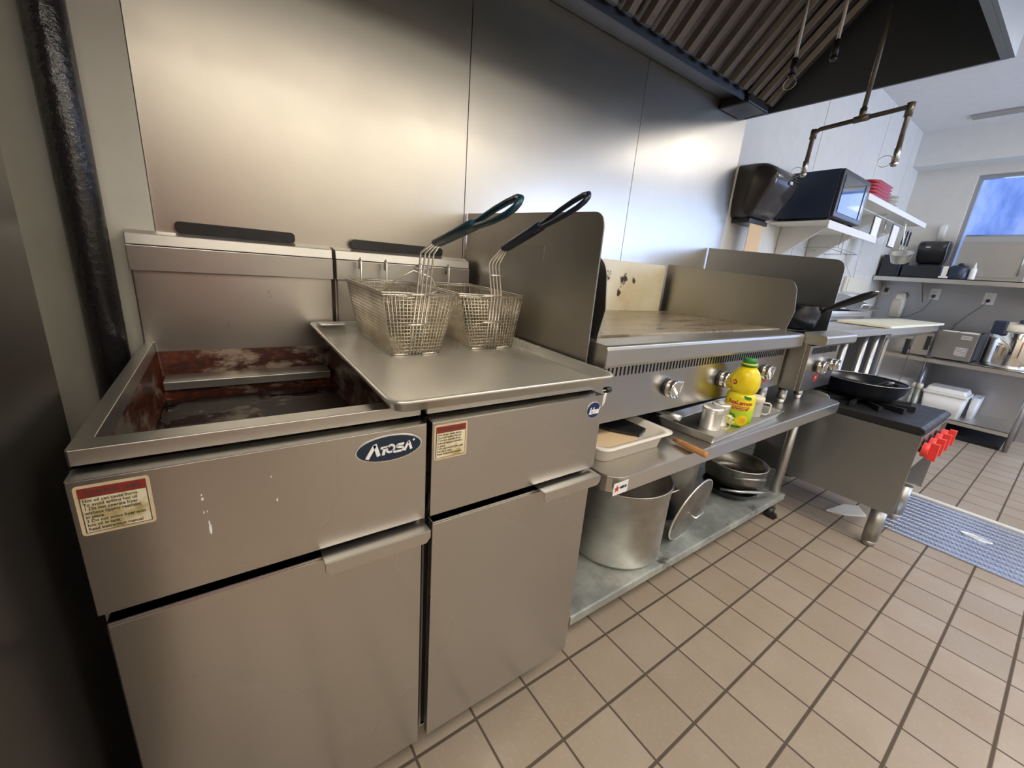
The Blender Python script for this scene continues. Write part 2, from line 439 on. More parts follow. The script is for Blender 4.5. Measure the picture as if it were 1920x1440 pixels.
# ceiling lights; the dim row by the opposite wall is added fill
def ceiling_light(x, y, label, mat='lamp'):
    t = thing('ceiling_light', (x, y, CZ), label, 'ceiling light', 'ceiling lights')
    part(MB().box(x - .62, x + .62, y - .32, y + .32, CZ - .035, CZ - .001), 'frame', 'white_paint', t, .004)
    part(MB().box(x - .58, x + .58, y - .28, y + .28, CZ - .04, CZ - .036), 'diffuser', mat, t)
ceiling_light(4.6, -1.3, 'white ceiling light nearest the end wall', 'lamp_far')
ceiling_light(2.1, -1.25, 'white ceiling light facing the griddle')
ceiling_light(-.2, -1.25, 'white ceiling light behind the camera facing the fryers')

ceiling_light(-.45, -2.75, 'added dim fill light near the opposite wall, at the standpipe end', 'lamp_fill')  # unseen row, added to brighten the reflection in the steel wall
ceiling_light(1.05, -2.75, 'added dim fill light near the opposite wall, facing the griddle start', 'lamp_fill')
ceiling_light(2.55, -2.75, 'added dim fill light near the opposite wall, facing the hotplate', 'lamp_fill')

# ceiling vent
t = thing('ceiling_vent', (5.42, .1, CZ), 'flat grey slot vent in the ceiling beside the bulkhead', 'vent')
part(MB().box(5.38, 5.50, -.6, .42, CZ - .012, CZ - .001), 'frame', 'dull_steel', t, .002)

# standing pipe
t = thing('standpipe', (-.045, .66, 0), 'glossy black painted pipe rising in the corner left of the fryers', 'pipe')
part(MB().cyl((-.056, .66, 0), (-.052, .66, CZ), .033, n=32), 'pipe', 'pipe_paint', t)
for z in (2.2, .5): part(MB().box(-.09, -.01, .69, .73, z, z + .03), 'clamp', 'black_metal', t)

# tall cabinet left
t = thing('refrigerator', (-.42, -.3, 0), 'tall dark refrigerator side at the left edge beside the fryer', 'refrigerator')
part(MB().box(-.78, -.035, -.62, .205, .1, 1.98), 'cabinet', plain('dark_enamel', (.03, .026, .023), .34, .2), t, .004)
part(MB().box(-.775, -.04, -.66, -.622, .13, 1.95), 'door', 'dull_steel', t, .004)
for x in (-.72, -.1):
    for y in (-.55, .14): part(MB().cyl((x, y, 0), (x, y, .1), .022), 'leg', 'black_metal', t)

# ------------------------------------------------------------------ exhaust hood
HX0, HX1, HY0 = -.20, 2.56, -.20
t = thing('exhaust_hood', (.65, .3, 2.0), 'long stainless exhaust hood hung over the cooking line', 'hood')
b = MB().box(HX0, HX1, HY0, HY0 + .012, 2.0, 2.64).box(HX1 - .012, HX1, HY0 + .012, .745, 2.0, 2.64).box(HX0, HX0 + .012, HY0 + .012, .745, 2.0, 2.64)
b.box(HX0 + .012, HX1 - .012, HY0 + .012, .745, 2.61, 2.64).box(HX0 + .012, HX1 - .012, HY0 + .012, HY0 + .035, 2.0, 2.012)
part(b, 'canopy', steel('canopy_steel', (.30, .34, .40), .42, None, 0, 'x', .5), t, .001)  # dark bluish base carries the shade inside the hood
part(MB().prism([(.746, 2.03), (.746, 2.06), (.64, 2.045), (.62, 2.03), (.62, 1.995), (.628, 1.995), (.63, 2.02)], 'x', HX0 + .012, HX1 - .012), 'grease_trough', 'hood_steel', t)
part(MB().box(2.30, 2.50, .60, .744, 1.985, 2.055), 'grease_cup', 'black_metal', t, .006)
fy, fz = .612, 2.01; ang = math.radians(135)
FW = .535
for k in range(5):
    x1 = HX1 - .03 - k * FW; x0 = x1 - FW + .006
    b = MB(); dy, dz = math.cos(ang), math.sin(ang); ny, nz = -dz, dy   # slope dir, outward (down/front) normal
    L = .78
    def P(x, s, n_): return (x, fy + dy * s + ny * n_, fz + dz * s + nz * n_)
    def slab(xa, xb, s0, s1, n0, n1):
        b.hexa([P(xa, s0, n0), P(xb, s0, n0), P(xb, s1, n0), P(xa, s1, n0), P(xa, s0, n1), P(xb, s0, n1), P(xb, s1, n1), P(xa, s1, n1)])
    slab(x0, x1, 0, L, -.045, -.04)
    nb = 6; w = (x1 - x0) / nb
    for i in range(nb):
        xa = x0 + i * w + .012; xb = xa + w * .66
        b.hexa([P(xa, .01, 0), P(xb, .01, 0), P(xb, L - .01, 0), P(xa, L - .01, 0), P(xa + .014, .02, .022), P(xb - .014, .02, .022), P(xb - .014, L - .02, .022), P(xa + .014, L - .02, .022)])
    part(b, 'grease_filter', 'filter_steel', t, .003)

# fire suppression drops
def nozzle(b2, x, y, z):
    b2.cyl((x, y, z), (x, y, z - .05), .011, n=16).cyl((x, y, z - .05), (x, y, z - .062), .014, .008, n=16)
def ring(x, y, z, dy=.03, r=.022):
    return [(x, y + dy + r * math.cos(a), z + .9 * r * math.sin(a)) for a in [2 * PI * i / 20 for i in range(20)]]
t = thing('suppression_pipe', (2.3, .13, 1.64), 'dark forked fire suppression pipe dropping below the hood end', 'pipe')
px = 2.3
part(MB().cyl((px, .126, 2.61), (px, .126, 1.822), .008, n=16), 'drop_pipe', 'pipe_grey', t)
b = MB().tube([(px, .285, 1.655), (px, .283, 1.78), (px, .276, 1.795), (px, .262, 1.803), (px, .126, 1.813), (px, -.005, 1.822), (px, -.016, 1.815), (px, -.018, 1.80), (px, -.02, 1.66)], .0085, 16)
b.cyl((px, .15, 1.812), (px, .10, 1.815), .012).cyl((px, .126, 1.813), (px, .126, 1.85), .0115)
b.cyl((px, -.018, 1.835), (px, -.018, 1.79), .0125).cyl((px, .283, 1.805), (px, .283, 1.77), .0125)
part(b, 'fork', 'pipe_grey', t)
for y in (.285, -.02):
    b = MB(); nozzle(b, px, y, 1.685); nz_ = part(b, 'nozzle', 'dull_steel', t)
    part(MB().tube(ring(px, y, 1.645), .0012, 5, True), 'cap_ring', 'wire_clean', nz_)
for (x, y, z, lab) in ((2.0, .285, 1.96, 'thin suppression nozzle pipe hanging before the filters, nearer the back wall'), (2.02, .165, 1.985, 'thin suppression nozzle pipe hanging before the dark hood end, nearer the front')):
    t = thing('suppression_nozzle', (x, y, z - .06), lab, 'nozzle', 'single nozzle drops under the hood')
    part(MB().cyl((x, y, 2.61), (x, y, z), .0055, n=12), 'drop_pipe', 'dull_steel', t)
    b = MB(); nozzle(b, x, y, z + .01); part(b, 'nozzle', 'black_metal', t)
    if y > .2: part(MB().tube(ring(x, y, z - .07, 0), .0012, 5, True), 'cap_ring', 'wire_clean', t)

# black flue plates leaning on the wall behind the fryers
for x0, x1, lab in ((.09, .35, 'black rounded plate standing behind the left fryer top'), (.50, .80, 'black rounded plate standing behind the right fryer, half hidden by baskets')):
    b = MB().prism([(p[0], p[1]) for p in rrect(x0, x1, 1.1585, 1.186, .010, 0)], 'y', .722, .732)
    solo(b, 'deflector_plate', 'black_metal', lab, 'plate', 'black plates behind the fryers', bevel=.001)

# ------------------------------------------------------------------ fryers
FWD, ZR = .436, .899
def fryer(x0, label, badge):
    W_ = FWD
    t = thing('deep_fryer', (x0 + W_ / 2, .35, 0), label, 'fryer', 'pair of deep fryers')
    x1 = x0 + W_
    b = MB().box(x0, x0 + .004, .03, .69, .10, .872).box(x1 - .004, x1, .03, .69, .10, .872).box(x0 + .004, x1 - .004, .701, .705, .10, .872).box(x0 + .004, x1 - .004, .03, .69, .10, .105)
    part(b, 'cabinet', 'side_steel', t)
    part(MB().box(x0 + .004, x1 - .004, .034, .05, .106, .68), 'inner_panel', 'dark', t)
    part(MB().box(x0 + .001, x1 - .001, 0, .012, .6835, .8705), 'control_panel', 'fryer_steel', t, .0008)
    part(MB().box(x0 + .001, x1 - .001, .0003, .034, .8706, .8722), 'top_flange', 'side_flange', t, .0006)
    # rim frame
    b = MB(); o0 = rrect(x0, x1, .025, .70, .003, .879, 2); o1 = rrect(x0, x1, .025, .70, .003, ZR, 2)
    i1 = rrect(x0 + .020, x1 - .020, .060, .6845, .004, ZR, 2); i0 = rrect(x0 + .022, x1 - .022, .062, .6838, .004, .875, 2)
    b.loft([o0, o1, i1, i0], False, False, False); part(b, 'rim', 'rim_steel', t, .0012)
    # vat
    b = MB(); xa, xb = x0 + .022, x1 - .022
    b.loft([rrect(xa, xb, .062, .6838, .004, .875, 2), rrect(xa + .004, xb - .004, .066, .672, .006, .815, 2), rrect(xa + .010, xb - .010, .08, .612, .01, .795, 2), rrect(xa + .012, xb - .012, .085, .60, .01, .66, 2)], False, True, False)
    b.f = [list(reversed(f)) for f in b.f]
    vat = part(b, 'vat', 'vat', t)
    part(MB().box(xa + .012, xb - .012, .088, .598, .772, .774), 'oil', 'oil', vat)
    b = MB().prism([(.600, .797), (.600, .817), (.603, .817), (.655, .822), (.655, .818), (.605, .813), (.605, .797)], 'x', xa + .012, xb - .012)
    part(b, 'basket_ledge', 'rim_steel', vat, .001)
    # splash back and flue riser
    part(MB().box(x0 + .004, x1 - .004, .684, .70, ZR - .02, 1.07), 'splash_back', 'splash_steel', t, .001)
    part(MB().prism([(.674, 1.068), (.674, 1.124), (.70, 1.124), (.70, 1.068)], 'x', x0, x1), 'hanger_rail', 'rim_steel', t, .0015)
    part(MB().prism([(.678, 1.1255), (.682, 1.150), (.715, 1.158), (.748, 1.158), (.748, .80), (.701, .80), (.701, 1.1255)], 'x', x0, x1), 'flue_riser', 'rim_steel', t, .0015)
    # door with bent pull
    d = part(MB().box(x0 + .006, x1 - .006, 0, .018, .109, .664).box(x0 + .006, x1 - .006, 0, .022, .664, .668), 'door', 'fryer_steel', t, .002)
    hx0, hx1 = x1 - .178, x1 - .001
    b = MB().box(hx0, hx1, -.026, .012, .672, .6745)
    b.prism([(hx0, .6745), (hx1, .6745), (hx1, .660), (hx1 - .008, .650), (hx0 + .008, .650), (hx0, .660)], 'y', -.0285, -.026)
    part(b, 'handle', 'rim_steel', d, .0008)
    for xx in (x0 + .05, x1 - .05):
        for yy in (.16, .62):
            c = part(MB().cyl((xx, yy, .055), (xx, yy, .10), .012), 'caster', 'dull_steel', t)
            part(MB().cyl((xx - .014, yy, .037), (xx + .014, yy, .037), .037), 'wheel', 'black_plastic', c)
    # warning label
    lx0, lx1, lz0, lz1 = (x0 + .006, x0 + .072, .799, .864) if badge == 'wide' else (x0 + .005, x0 + .071, .797, .865)
    s = part(MB().prism([(p[0], p[1]) for p in rrect(lx0, lx1, lz0, lz1, .004, 0)], 'y', -.0006, -.0001), 'warning_label', 'sticker_edge', t)
    m = .0035
    part(MB().box(lx0 + m, lx1 - m, -.0010, -.0007, lz0 + m, lz1 - m), 'border', 'lettering_dark', s)
    part(MB().box(lx0 + m + .001, lx1 - m - .001, -.0014, -.0011, lz0 + m + .001, lz1 - .016), 'text_field', 'sticker', s)
    part(MB().box(lx0 + m, lx1 - m, -.0014, -.0011, lz1 - .0150, lz1 - m), 'heading_band', 'sticker_red', s)
    b = text_mb('WARNING LABEL', .0075, .0001, .0002); face_front(b, Vector(((lx0 + lx1) / 2, -.0016, lz1 - .0095)), .85)
    lines = ['Hot oil can cause burns.', 'To avoid spilling hot oil', '1 Do not operate fryer', 'without tipping restraint', 'in place', '2 Do not move fryer with', 'hot oil in tank', 'Read instruction manual']
    part(b, 'heading', 'lettering_dark', s)
    b = MB(); zz = lz1 - .0195
    for ln in lines:
        q = text_mb(ln, .0056, .0001, .0001, align='LEFT'); face_front(q, Vector((lx0 + .006, -.0016, zz)), .88)
        k = len(b.v); b.v += q.v; b.f += [[i + k for i in f] for f in q.f]; b.sm += q.sm; zz -= .0053
    part(b, 'text', 'lettering_dark', s)
    return t

f1 = fryer(0., 'left deep fryer with open dark oil vat and long oval maker badge', 'wide')
f2 = fryer(FWD + .0086, 'right deep fryer covered by a sheet pan with two baskets', 'small')
b = MB()
for u_, w_, a_, c_ in ((.1195, .8160, .0014, .0022), (.1190, .8220, .0008, .0014), (.1190, .7960, .0007, .0022), (.1225, .7965, .0006, .0016), (.1230, .7790, .0009, .0030), (.1235, .7690, .0016, .0085), (.1990, .8290, .0008, .0016), (.2040, .7900, .0009, .0028)):
    b.prism([(u_ + a_ * math.cos(q), w_ + c_ * math.sin(q)) for q in [2 * PI * i / 12 for i in range(12)]], 'y', -.0006, .0001)
part(b, 'dried_drips', 'paper', f1, label='whitish dried drips on the front panel')
# oval maker badge on the left fryer
bd = part(oval(.3700, .8395, .0560, .0238, -.0016, 0), 'maker_badge', 'badge_rim', f1, .0006)
part(oval(.3700, .8395, .0535, .0215, -.0024, -.0016), 'field', 'badge_navy', bd)
b = MB(); cx, cz, y0, y1 = .3700, .8385, -.0034, -.0024
def poly(pts, s_=1.): b.prism([(cx + (px_ + .18 * pz_) * s_, cz + pz_ * s_) for px_, pz_ in pts], 'y', y0, y1)
def strip(pts, w): 
    for (a0_, b0_), (a1_, b1_) in zip(pts, pts[1:]):
        dx, dz = a1_ - a0_, b1_ - b0_; l_ = math.hypot(dx, dz); nx, nz = -dz / l_ * w / 2, dx / l_ * w / 2
        poly([(a0_ + nx, b0_ + nz), (a1_ + nx, b1_ + nz), (a1_ - nx, b1_ - nz), (a0_ - nx, b0_ - nz)])
strip([(-.036, -.011), (-.027, .011)], .0062); strip([(-.0275, .0125), (-.0175, -.009)], .0058)       # A without a bar
strip([(-.0165, .004), (-.0035, .004)], .0038); strip([(-.010, .004), (-.010, -.009)], .0046)          # T
strip([(.0005 + .0062 * math.cos(a), .0005 + .0062 * math.sin(a)) for a in [2 * PI * i / 18 for i in range(19)]], .0036)   # o
strip([(.004, -.004), (.011, -.0075)], .0034)
strip([(.0225, .0055), (.0125, .0055), (.011, .0035), (.0115, .001), (.0215, -.0005), (.0225, -.003), (.021, -.0065), (.011, -.0065)], .0036)  # S
strip([(.0255, -.0075), (.0300, .0075)], .0042); strip([(.0300, .0085), (.0375, -.0065)], .0040)       # A without a bar
poly([(.039 + .0018 * math.cos(a), .0095 + .0018 * math.sin(a)) for a in [2 * PI * i / 12 for i in range(12)]])
part(b, 'lettering', 'lettering_white', bd)
# small round badge on the right fryer
bd = part(oval(.8500, .8385, .0225, .0200, -.0016, 0), 'maker_badge', 'badge_rim', f2, .0006)
part(oval(.8500, .8385, .0208, .0184, -.0024, -.0016), 'field', 'badge_blue', bd)
b = text_mb('Ideal', .0195, .0004, .00045, .35, space=.95); face_front(b, Vector((.8500, -.0030, .8365)), .95, 1.15)
k = len(b.v); b.box(.8375, .8425, -.0034, -.0026, .8290, .8302)
part(b, 'lettering', 'lettering_white', bd)
# drain knob / chain at the front right corner of the right fryer
t = thing('restraint_clip', (.893, .02, .845), 'white metal clip with black knob at right fryer corner', 'clip')
part(MB().tube([(.885, .012, .878), (.900, .010, .878), (.8935, .008, .850), (.888, .010, .836), (.890, .010, .850), (.896, .010, .872)], .0022, 8), 'clip', 'white', t)
part(MB().cyl((.896, .012, .878), (.912, .012, .878), .0075, n=16), 'knob', 'black_plastic', t)

# ------------------------------------------------------------------ sheet pan + baskets (slightly tilted)
TILT = math.radians(1.75)
PT = Matrix.Translation((.6, 0, .9035)) @ Matrix.Rotation(TILT, 4, 'X')
t = thing('sheet_pan', (.628, .32, .90), 'aluminium sheet pan laid across the right fryer', 'pan')
b = MB()
def RR(x0, x1, y0, y1, r, z): return [PT @ Vector((p[0] - .6, p[1], p[2])) for p in rrect(x0, x1, y0, y1, r, z, 6)]
X0, X1, Y0, Y1 = .366, .886, -.022, .668
b.loft([RR(X0 + .010, X1 - .010, Y0 + .010, Y1 - .010, .022, 0.), RR(X0 + .004, X1 - .004, Y0 + .004, Y1 - .004, .026, .017), RR(X0 - .002, X1 + .002, Y0 - .002, Y1 + .002, .028, .017),
        RR(X0 - .004, X1 + .004, Y0 - .004, Y1 + .004, .028, .0205), RR(X0 - .002, X1 + .002, Y0 - .002, Y1 + .002, .028, .024), RR(X0 + .004, X1 - .004, Y0 + .004, Y1 - .004, .026, .0225),
        RR(X0 + .012, X1 - .012, Y0 + .012, Y1 - .012, .022, .0035), RR(X0 + .018, X1 - .018, Y0 + .018, Y1 - .018, .018, .0015)], True, True)
part(b, 'tray', 'alu_pan', t)
part(MB().loft([RR(.385, .455, .628, .652, .006, .020), RR(.385, .455, .628, .652, .006, .0245)]), 'paper_tag', 'bright_alu', t, label='pale stuck tag in back corner')

def basket(tx0, tx1, bx0, bx1, yf, yb, label, grip, hp, wire_x):
    """tx = rim x range, bx = floor x range, yf/yb = front/back"""
    t = thing('fryer_basket', ((bx0 + bx1) / 2, yf, .92), label, 'basket', 'fryer baskets on the sheet pan')
    zb, zt = .0042, .152
    yfb, ybb = yf + .006, yb - .03
    def Q(u, v, h):      # u across, v front-back, h height 0..1
        xa, xb = bx0 + (tx0 - bx0) * h, bx1 + (tx1 - bx1) * h
        ya, yb_ = yfb + (yf - yfb) * h, ybb + (yb - ybb) * h
        return PT @ Vector((xa + (xb - xa) * u - .6, ya + (yb_ - ya) * v, zb + (zt - zb) * h))
    b = MB(); r = .00125
    def w(p, q): b.tube([p, q], r, 4)
    NR, NX, NY = 17, 19, 38
    for i in range(NR + 1):
        h = i / NR
        c4 = [Q(0, 0, h), Q(1, 0, h), Q(1, 1, h), Q(0, 1, h)]
        for a in range(4): w(c4[a], c4[(a + 1) % 4])
    for i in range(NX + 1):
        u = i / NX; w(Q(u, 0, 0), Q(u, 0, 1)); w(Q(u, 1, 0), Q(u, 1, 1)); w(Q(u, 0, 0), Q(u, 1, 0))
    for i in range(NY + 1):
        v = i / NY; w(Q(0, v, 0), Q(0, v, 1)); w(Q(1, v, 0), Q(1, v, 1)); w(Q(0, v, 0), Q(1, v, 0))
    part(b, 'mesh', 'wire', t)
    b = MB()
    for h, o in ((1.0, .0), (.965, .0)): b.tube([Q(0, 0, h), Q(1, 0, h), Q(1, 1, h), Q(0, 1, h)], .0021, 8, True)
    for u in (0, 1):
        b.tube([Q(u, 1, 1), Q(u, 1, 0), Q(u, 0, 0), Q(.33 if u == 0 else .62, -.008, 0.0)], .0019, 8)
    part(b, 'frame', 'wire_clean', t)
    # handle: four bright wires up the front, bent forward into the grip
    b = MB(); wx, dx = wire_x
    base = [Q(.36 + .07 * i, -.008, 0.0) for i in range(4)]
    for i in range(4):
        x = wx + (i - 1.5) * dx
        pts = [base[i], Vector((x, yf - .008, hp[0][1] - .09)), Vector((x, hp[0][0] + .004, hp[0][1] - .012)), Vector((x, hp[0][0], hp[0][1])), Vector((wx + (i - 1.5) * dx * .55, hp[1][0], hp[1][1]))]
        b.tube(pts, .0022, 8)
    for hz in (.5, .985, 1.35):
        p = Q(.465, -.02, hz) if hz < 1.2 else Vector((wx, yf - .008, hp[0][1] - .035))
        if hz < 1.2: b.tube([p - Vector((.030, 0, 0)), p + Vector((.030, 0, 0))], .0024, 8)
        else: b.tube([p - Vector((.024, 0, 0)), p + Vector((.024, 0, 0))], .0022, 8)
    part(b, 'handle_wires', 'wire_clean', t)
    # vinyl grip: flat sleeve, then an open loop
    p1, p2, p3 = [Vector((wx, q[0], q[1])) for q in hp[1:]]
    d = (p3 - p1).normalized(); n = Vector((1, 0, 0)).cross(d).normalized()
    b = MB()
    L1 = (p2 - p1).length; loops = []
    for s_, wd, th in ((0, .012, .007), (.04, .015, .009), (.7, .016, .010), (.95, .014, .010), (1., .010, .007)):
        c = p1 + (p2 - p1) * s_
        loops.append([c + Vector((1, 0, 0)) * wd * math.cos(a) + n * th * math.sin(a) for a in [2 * PI * i / 16 for i in range(16)]])
    b.loft(loops)
    up = Vector((0, 0, 1)) - d * d.z; up.normalize(); ax = (Vector((1, 0, 0)) * .62 + up * .78)
    LL = (p3 - p2).length; pts = []
    for a, o in ((-.18, .006), (.10, .011), (.35, .019), (.62, .022), (.85, .020), (.97, .011), (1.0, 0), (.97, -.011), (.85, -.018), (.6, -.019), (.33, -.015), (.1, -.010), (-.18, -.006)):
        pts.append(p2 + d * LL * a + ax * o)
    b.tube(pts, .0056, 10)
    part(b, 'grip', grip, t, label='dark blue vinyl grip with loop end')
    for u in ((.22, .62) if wire_x[0] < .7 else (.12, .60)):
        q = Q(u, 1.0, 1.0); z2 = 1.133
        part(MB().tube([Q(u, 1.0, .8), q, Vector((q.x, q.y + .0, z2 - .008)), Vector((q.x, q.y + .008, z2)), Vector((q.x, q.y + .018, z2 - .006)), Vector((q.x, q.y + .019, z2 - .03))], .0028, 8), 'hook', 'wire_clean', t)
    return t, Q
bk, Q1 = basket(.463, .648, .487, .612, .325, .640, 'left fryer basket on the sheet pan with a loose wire bail inside', 'grip_green', [(.298, 1.158), (.250, 1.180), (.085, 1.213), (-.048, 1.240)], (.560, .0105))
part(MB().tube([Q1(.1, .45, .75), Q1(.35, .30, 1.15), Q1(.55, .25, 1.32), Q1(.80, .25, 1.22), Q1(.97, .30, .98), Q1(.75, .28, .88), Q1(.35, .28, .82)], .0028, 8), 'wire_bail', 'wire_clean', bk)
basket(.668, .872, .712, .852, .345, .655, 'right fryer basket on the sheet pan beside the steel divider', 'grip_blue', [(.355, 1.153), (.314, 1.187), (.165, 1.240), (.028, 1.288)], (.780, .0105))

# ------------------------------------------------------------------ dividers
def plate_poly(y0, y1, z0, zt0, zt1, r):
    pts = [(y0, z0), (y1, z0), (y1, zt1)]
    for i in range(7):
        a = math.radians(90 + 90 * i / 6); pts.append((y0 + r + r * math.cos(a), zt0 - r + r * math.sin(a)))
    return pts
t = thing('divider_panel', (.9, .4, .67), 'tall stainless divider standing between the right fryer and the griddle', 'divider')
part(MB().prism(plate_poly(.092, .742, .672, 1.283, 1.312, .035), 'x', .902, .906), 'plate', 'side_steel', t, .0008)
b = MB().box(.9005, .902, .30, .47, 1.166, 1.1675).box(.9005, .902, .30, .47, 1.2035, 1.205).box(.9005, .902, .30, .3015, 1.1675, 1.2035).box(.9005, .902, .4685, .47, 1.1675, 1.2035)
part(b, 'nameplate_frame', 'side_steel', t)
t = thing('divider_panel', (2.46, .4, .99), 'tall rounded stainless divider right of the hotplate with a black pan', 'divider')
part(MB().prism(plate_poly(.083, .742, .952, 1.293, 1.337, .045), 'x', 2.458, 2.462), 'plate', 'cool_steel', t, .0008)

# ------------------------------------------------------------------ equipment stand
ZT = .66
t = thing('equipment_stand', (1.68, .36, 0), 'low stainless equipment stand with undershelf carrying the griddle', 'stand')
b = MB(); o = rrect(.91, 2.512, -.045, .735, .055, 0, 6)
def lvl(z, inset=0.): return [(min(max(p[0], .91 + inset), 2.512 - inset) if 0 else p[0], p[1], z) for p in o]
b.loft([lvl(.613), lvl(ZT)], True, True, False); part(b, 'tabletop', 'table_steel', t, .003)
part(MB().prism([(.735, ZT - .001), (.735, ZT + .022), (.05, ZT + .022), (.025, ZT + .017), (.012, ZT + .008), (.008, ZT - .001)], 'x', 2.507, 2.5115), 'end_lip', 'table_steel', t, .0008)
b = MB().box(.935, 2.43, .05, .70, .128, .142).box(.935, 2.43, .046, .0495, .112, .142)
part(b, 'undershelf', 'galv', t, .002)
for (x, y) in ((.937, .14), (2.402, .085), (.937, .66), (2.402, .66)):
    l = part(MB().cyl((x, y, .055), (x, y, .613), .020), 'leg', 'dull_steel', t)
    part(MB().cyl((x, y, .0), (x, y, .055), .020, .024).cyl((x - .022, y - .026, .02), (x - .008, y - .026, .02), .018), 'caster', 'black_plastic', l)
s = part(MB().box(.853 + .06, .968, -.0458, -.0452, .616, .650), 'maker_sticker', 'white', t)
b = MB(); pts = []
for i in range(10):
    a = PI / 2 + i * PI / 5; r = .0105 if i % 2 == 0 else .0045; pts.append((.926 + r * math.cos(a), .633 + r * math.sin(a)))
b.prism(pts, 'y', -.0464, -.0459); part(b, 'star', 'label_red', s)
b = text_mb('AMERICAN', .0095, .0002, .0005); face_front(b, Vector((.950, -.0462, .634)), .52)
part(b, 'lettering', 'badge_blue', s)

# ------------------------------------------------------------------ griddle
GX0, GX1 = .930, 2.098
t = thing('griddle', (1.5, .38, ZT), 'wide stainless gas griddle with chrome knobs on the stand', 'griddle')
part(MB().box(GX0, GX1, .108, .72, .745, .955), 'body', 'side_steel', t, .002)
cp = part(MB().prism([(.093, .745), (.093, .915), (.107, .915), (.107, .745)], 'x', GX0, GX1 - .004), 'control_panel', 'fryer_steel', t, .001)
b = MB(); x = GX0 + .012
while x < GX1 - .02: b.box(x, x + .0042, .0915, .0929, .880, .908); x += .0165
part(b, 'vent_slots', 'slot', cp)
b = MB().prism([(.107, .920), (.046, .920), (.042, .928), (.042, .966), (.045, .974), (.052, .977), (.13, .981), (.13, .955)], 'x', GX0 - .010, GX1 + .001)
part(b, 'grease_trough', 'rim_steel', t, .002)
part(MB().box(GX0 + .022, GX1 - .022, .131, .690, .97, .986), 'griddle_plate', 'plate', t, .001)
part(MB().prism([(p[0], p[1]) for p in rrect(GX0 + .02, 2.035, .93, 1.212, .018, 0)], 'y', .702, .708), 'back_splash', 'backsplash', t, .001)
def guard(x):
    pts = [(.72, .957), (.72, 1.222), (.20, 1.188)]
    for i in range(8):
        a = math.radians(84 + 84 * i / 7); pts.append((.158 + .060 * math.cos(a) * .9, 1.128 + .060 * math.sin(a)))
    pts += [(.094, 1.06), (.108, .99), (.108, .957)]
    return MB().prism(pts, 'x', x, x + .003)
part(guard(GX0 + .019), 'side_guard', 'side_steel', t, .0008); part(guard(GX1 - .022), 'side_guard', 'side_steel', t, .0008)

def knob(parent, c, s=1.0, ang_=0., mat='chrome'):
    """range knob on a -Y face: black base, teardrop chrome body, raised ridge"""
    x, y, z = c
    b = MB()
    def tear(k, yy, dx=0.):
        o = []
        for i in range(36):
            q = -2 * PI * i / 36; dq = (q - ang_ + PI) % (2 * PI) - PI
            r = k * s * (1 + .42 * math.exp(-dq * dq / .10)); o.append((x + r * math.cos(q), y + yy * s, z + r * math.sin(q)))
        return o
    b.loft([tear(.0215, -.007), tear(.0235, -.010), tear(.0235, -.026), tear(.0222, -.0285), tear(.0195, -.0285), tear(.0175, -.0262)])
    k = part(b, 'knob', mat, parent)
    part(MB().cyl((x, y, z), (x, y - .0065 * s, z), .0225 * s, n=28), 'base_ring', 'black_plastic', k)
    ca, sa = math.cos(ang_ + PI / 2 + .25), math.sin(ang_ + PI / 2 + .25); w = .0028 * s; L_ = .021 * s
    p = [(x + ca * L_ * e - sa * w * f, z + sa * L_ * e + ca * w * f) for e, f in ((-1, -1), (1, -1), (1, 1), (-1, 1))]
    part(MB().prism(p, 'y', y - .031 * s, y - .0262 * s), 'ridge', mat, k, .0006)
    return k
for x in (1.278, 1.595, 1.915): knob(cp, (x, .093, .822), 1.22, math.radians(32))
b = oval(1.968, .786, .030, .020, .0915, .093); bd = part(b, 'maker_badge', 'dull_steel', cp, .0005)
part(oval(1.960, .784, .016, .014, .0908, .0915), 'emblem', 'label_red', bd)
for (x, y) in ((GX0 + .05, .128), (2.05, .128), (GX0 + .05, .64), (2.06, .64)):
    l = part(MB().cyl((x, y, .685), (x, y, .745), .0205), 'leg', 'dull_steel', t)
    part(MB().cyl((x, y, ZT), (x, y, .685), .015, .018), 'foot', 'bright_alu', l)

# ------------------------------------------------------------------ hotplate
HXa, HXb = 2.112, 2.448
t = thing('hotplate', (2.28, .38, ZT), 'narrow two-burner stainless hotplate right of the griddle', 'hotplate')
part(MB().box(HXa, HXb, .030, .72, .735, .945), 'body', 'side_steel', t, .002)
cp = part(MB().box(HXa + .002, HXb - .002, .014, .029, .735, .930), 'control_panel', 'fryer_steel', t, .001)
b = MB(); x = HXa + .03
while x < HXb - .03: b.box(x, x + .0042, .0125, .0139, .895, .922); x += .0165
part(b, 'vent_slots', 'slot', cp)
part(MB().prism([(.05, .938), (-.030, .938), (-.036, .946), (-.036, .972), (-.030, .978), (.05, .984)], 'x', HXa - .006, HXb + .006), 'front_rail', 'rim_steel', t, .002)
for x in (2.235, 2.375): knob(cp, (x, .014, .838), 1.15, math.radians(32))
bd = part(oval(2.252, .786, .022, .020, .0125, .014), 'maker_badge', 'label_red', cp)
b = text_mb('W', .014, .0003, .0005); face_front(b, Vector((2.252, .0122, .786))); part(b, 'lettering', 'lettering_white', bd)
part(MB().box(HXa + .01, HXb - .01, .08, .70, .945, .962), 'drip_tray', 'black_metal', t)
b = MB()
for yc in (.24, .54):
    for a in range(8):
        q = a * PI / 4; b.tube([(2.28 + .035 * math.cos(q), yc + .035 * math.sin(q), .975), (2.28 + .125 * math.cos(q), yc + .125 * math.sin(q), .978)], .0065, 6)
    b.tube([(2.28 + .125 * math.cos(q), yc + .125 * math.sin(q), .974) for q in [2 * PI * i / 24 for i in range(24)]], .006, 6, True)
part(b, 'burner_grate', 'cast', t)
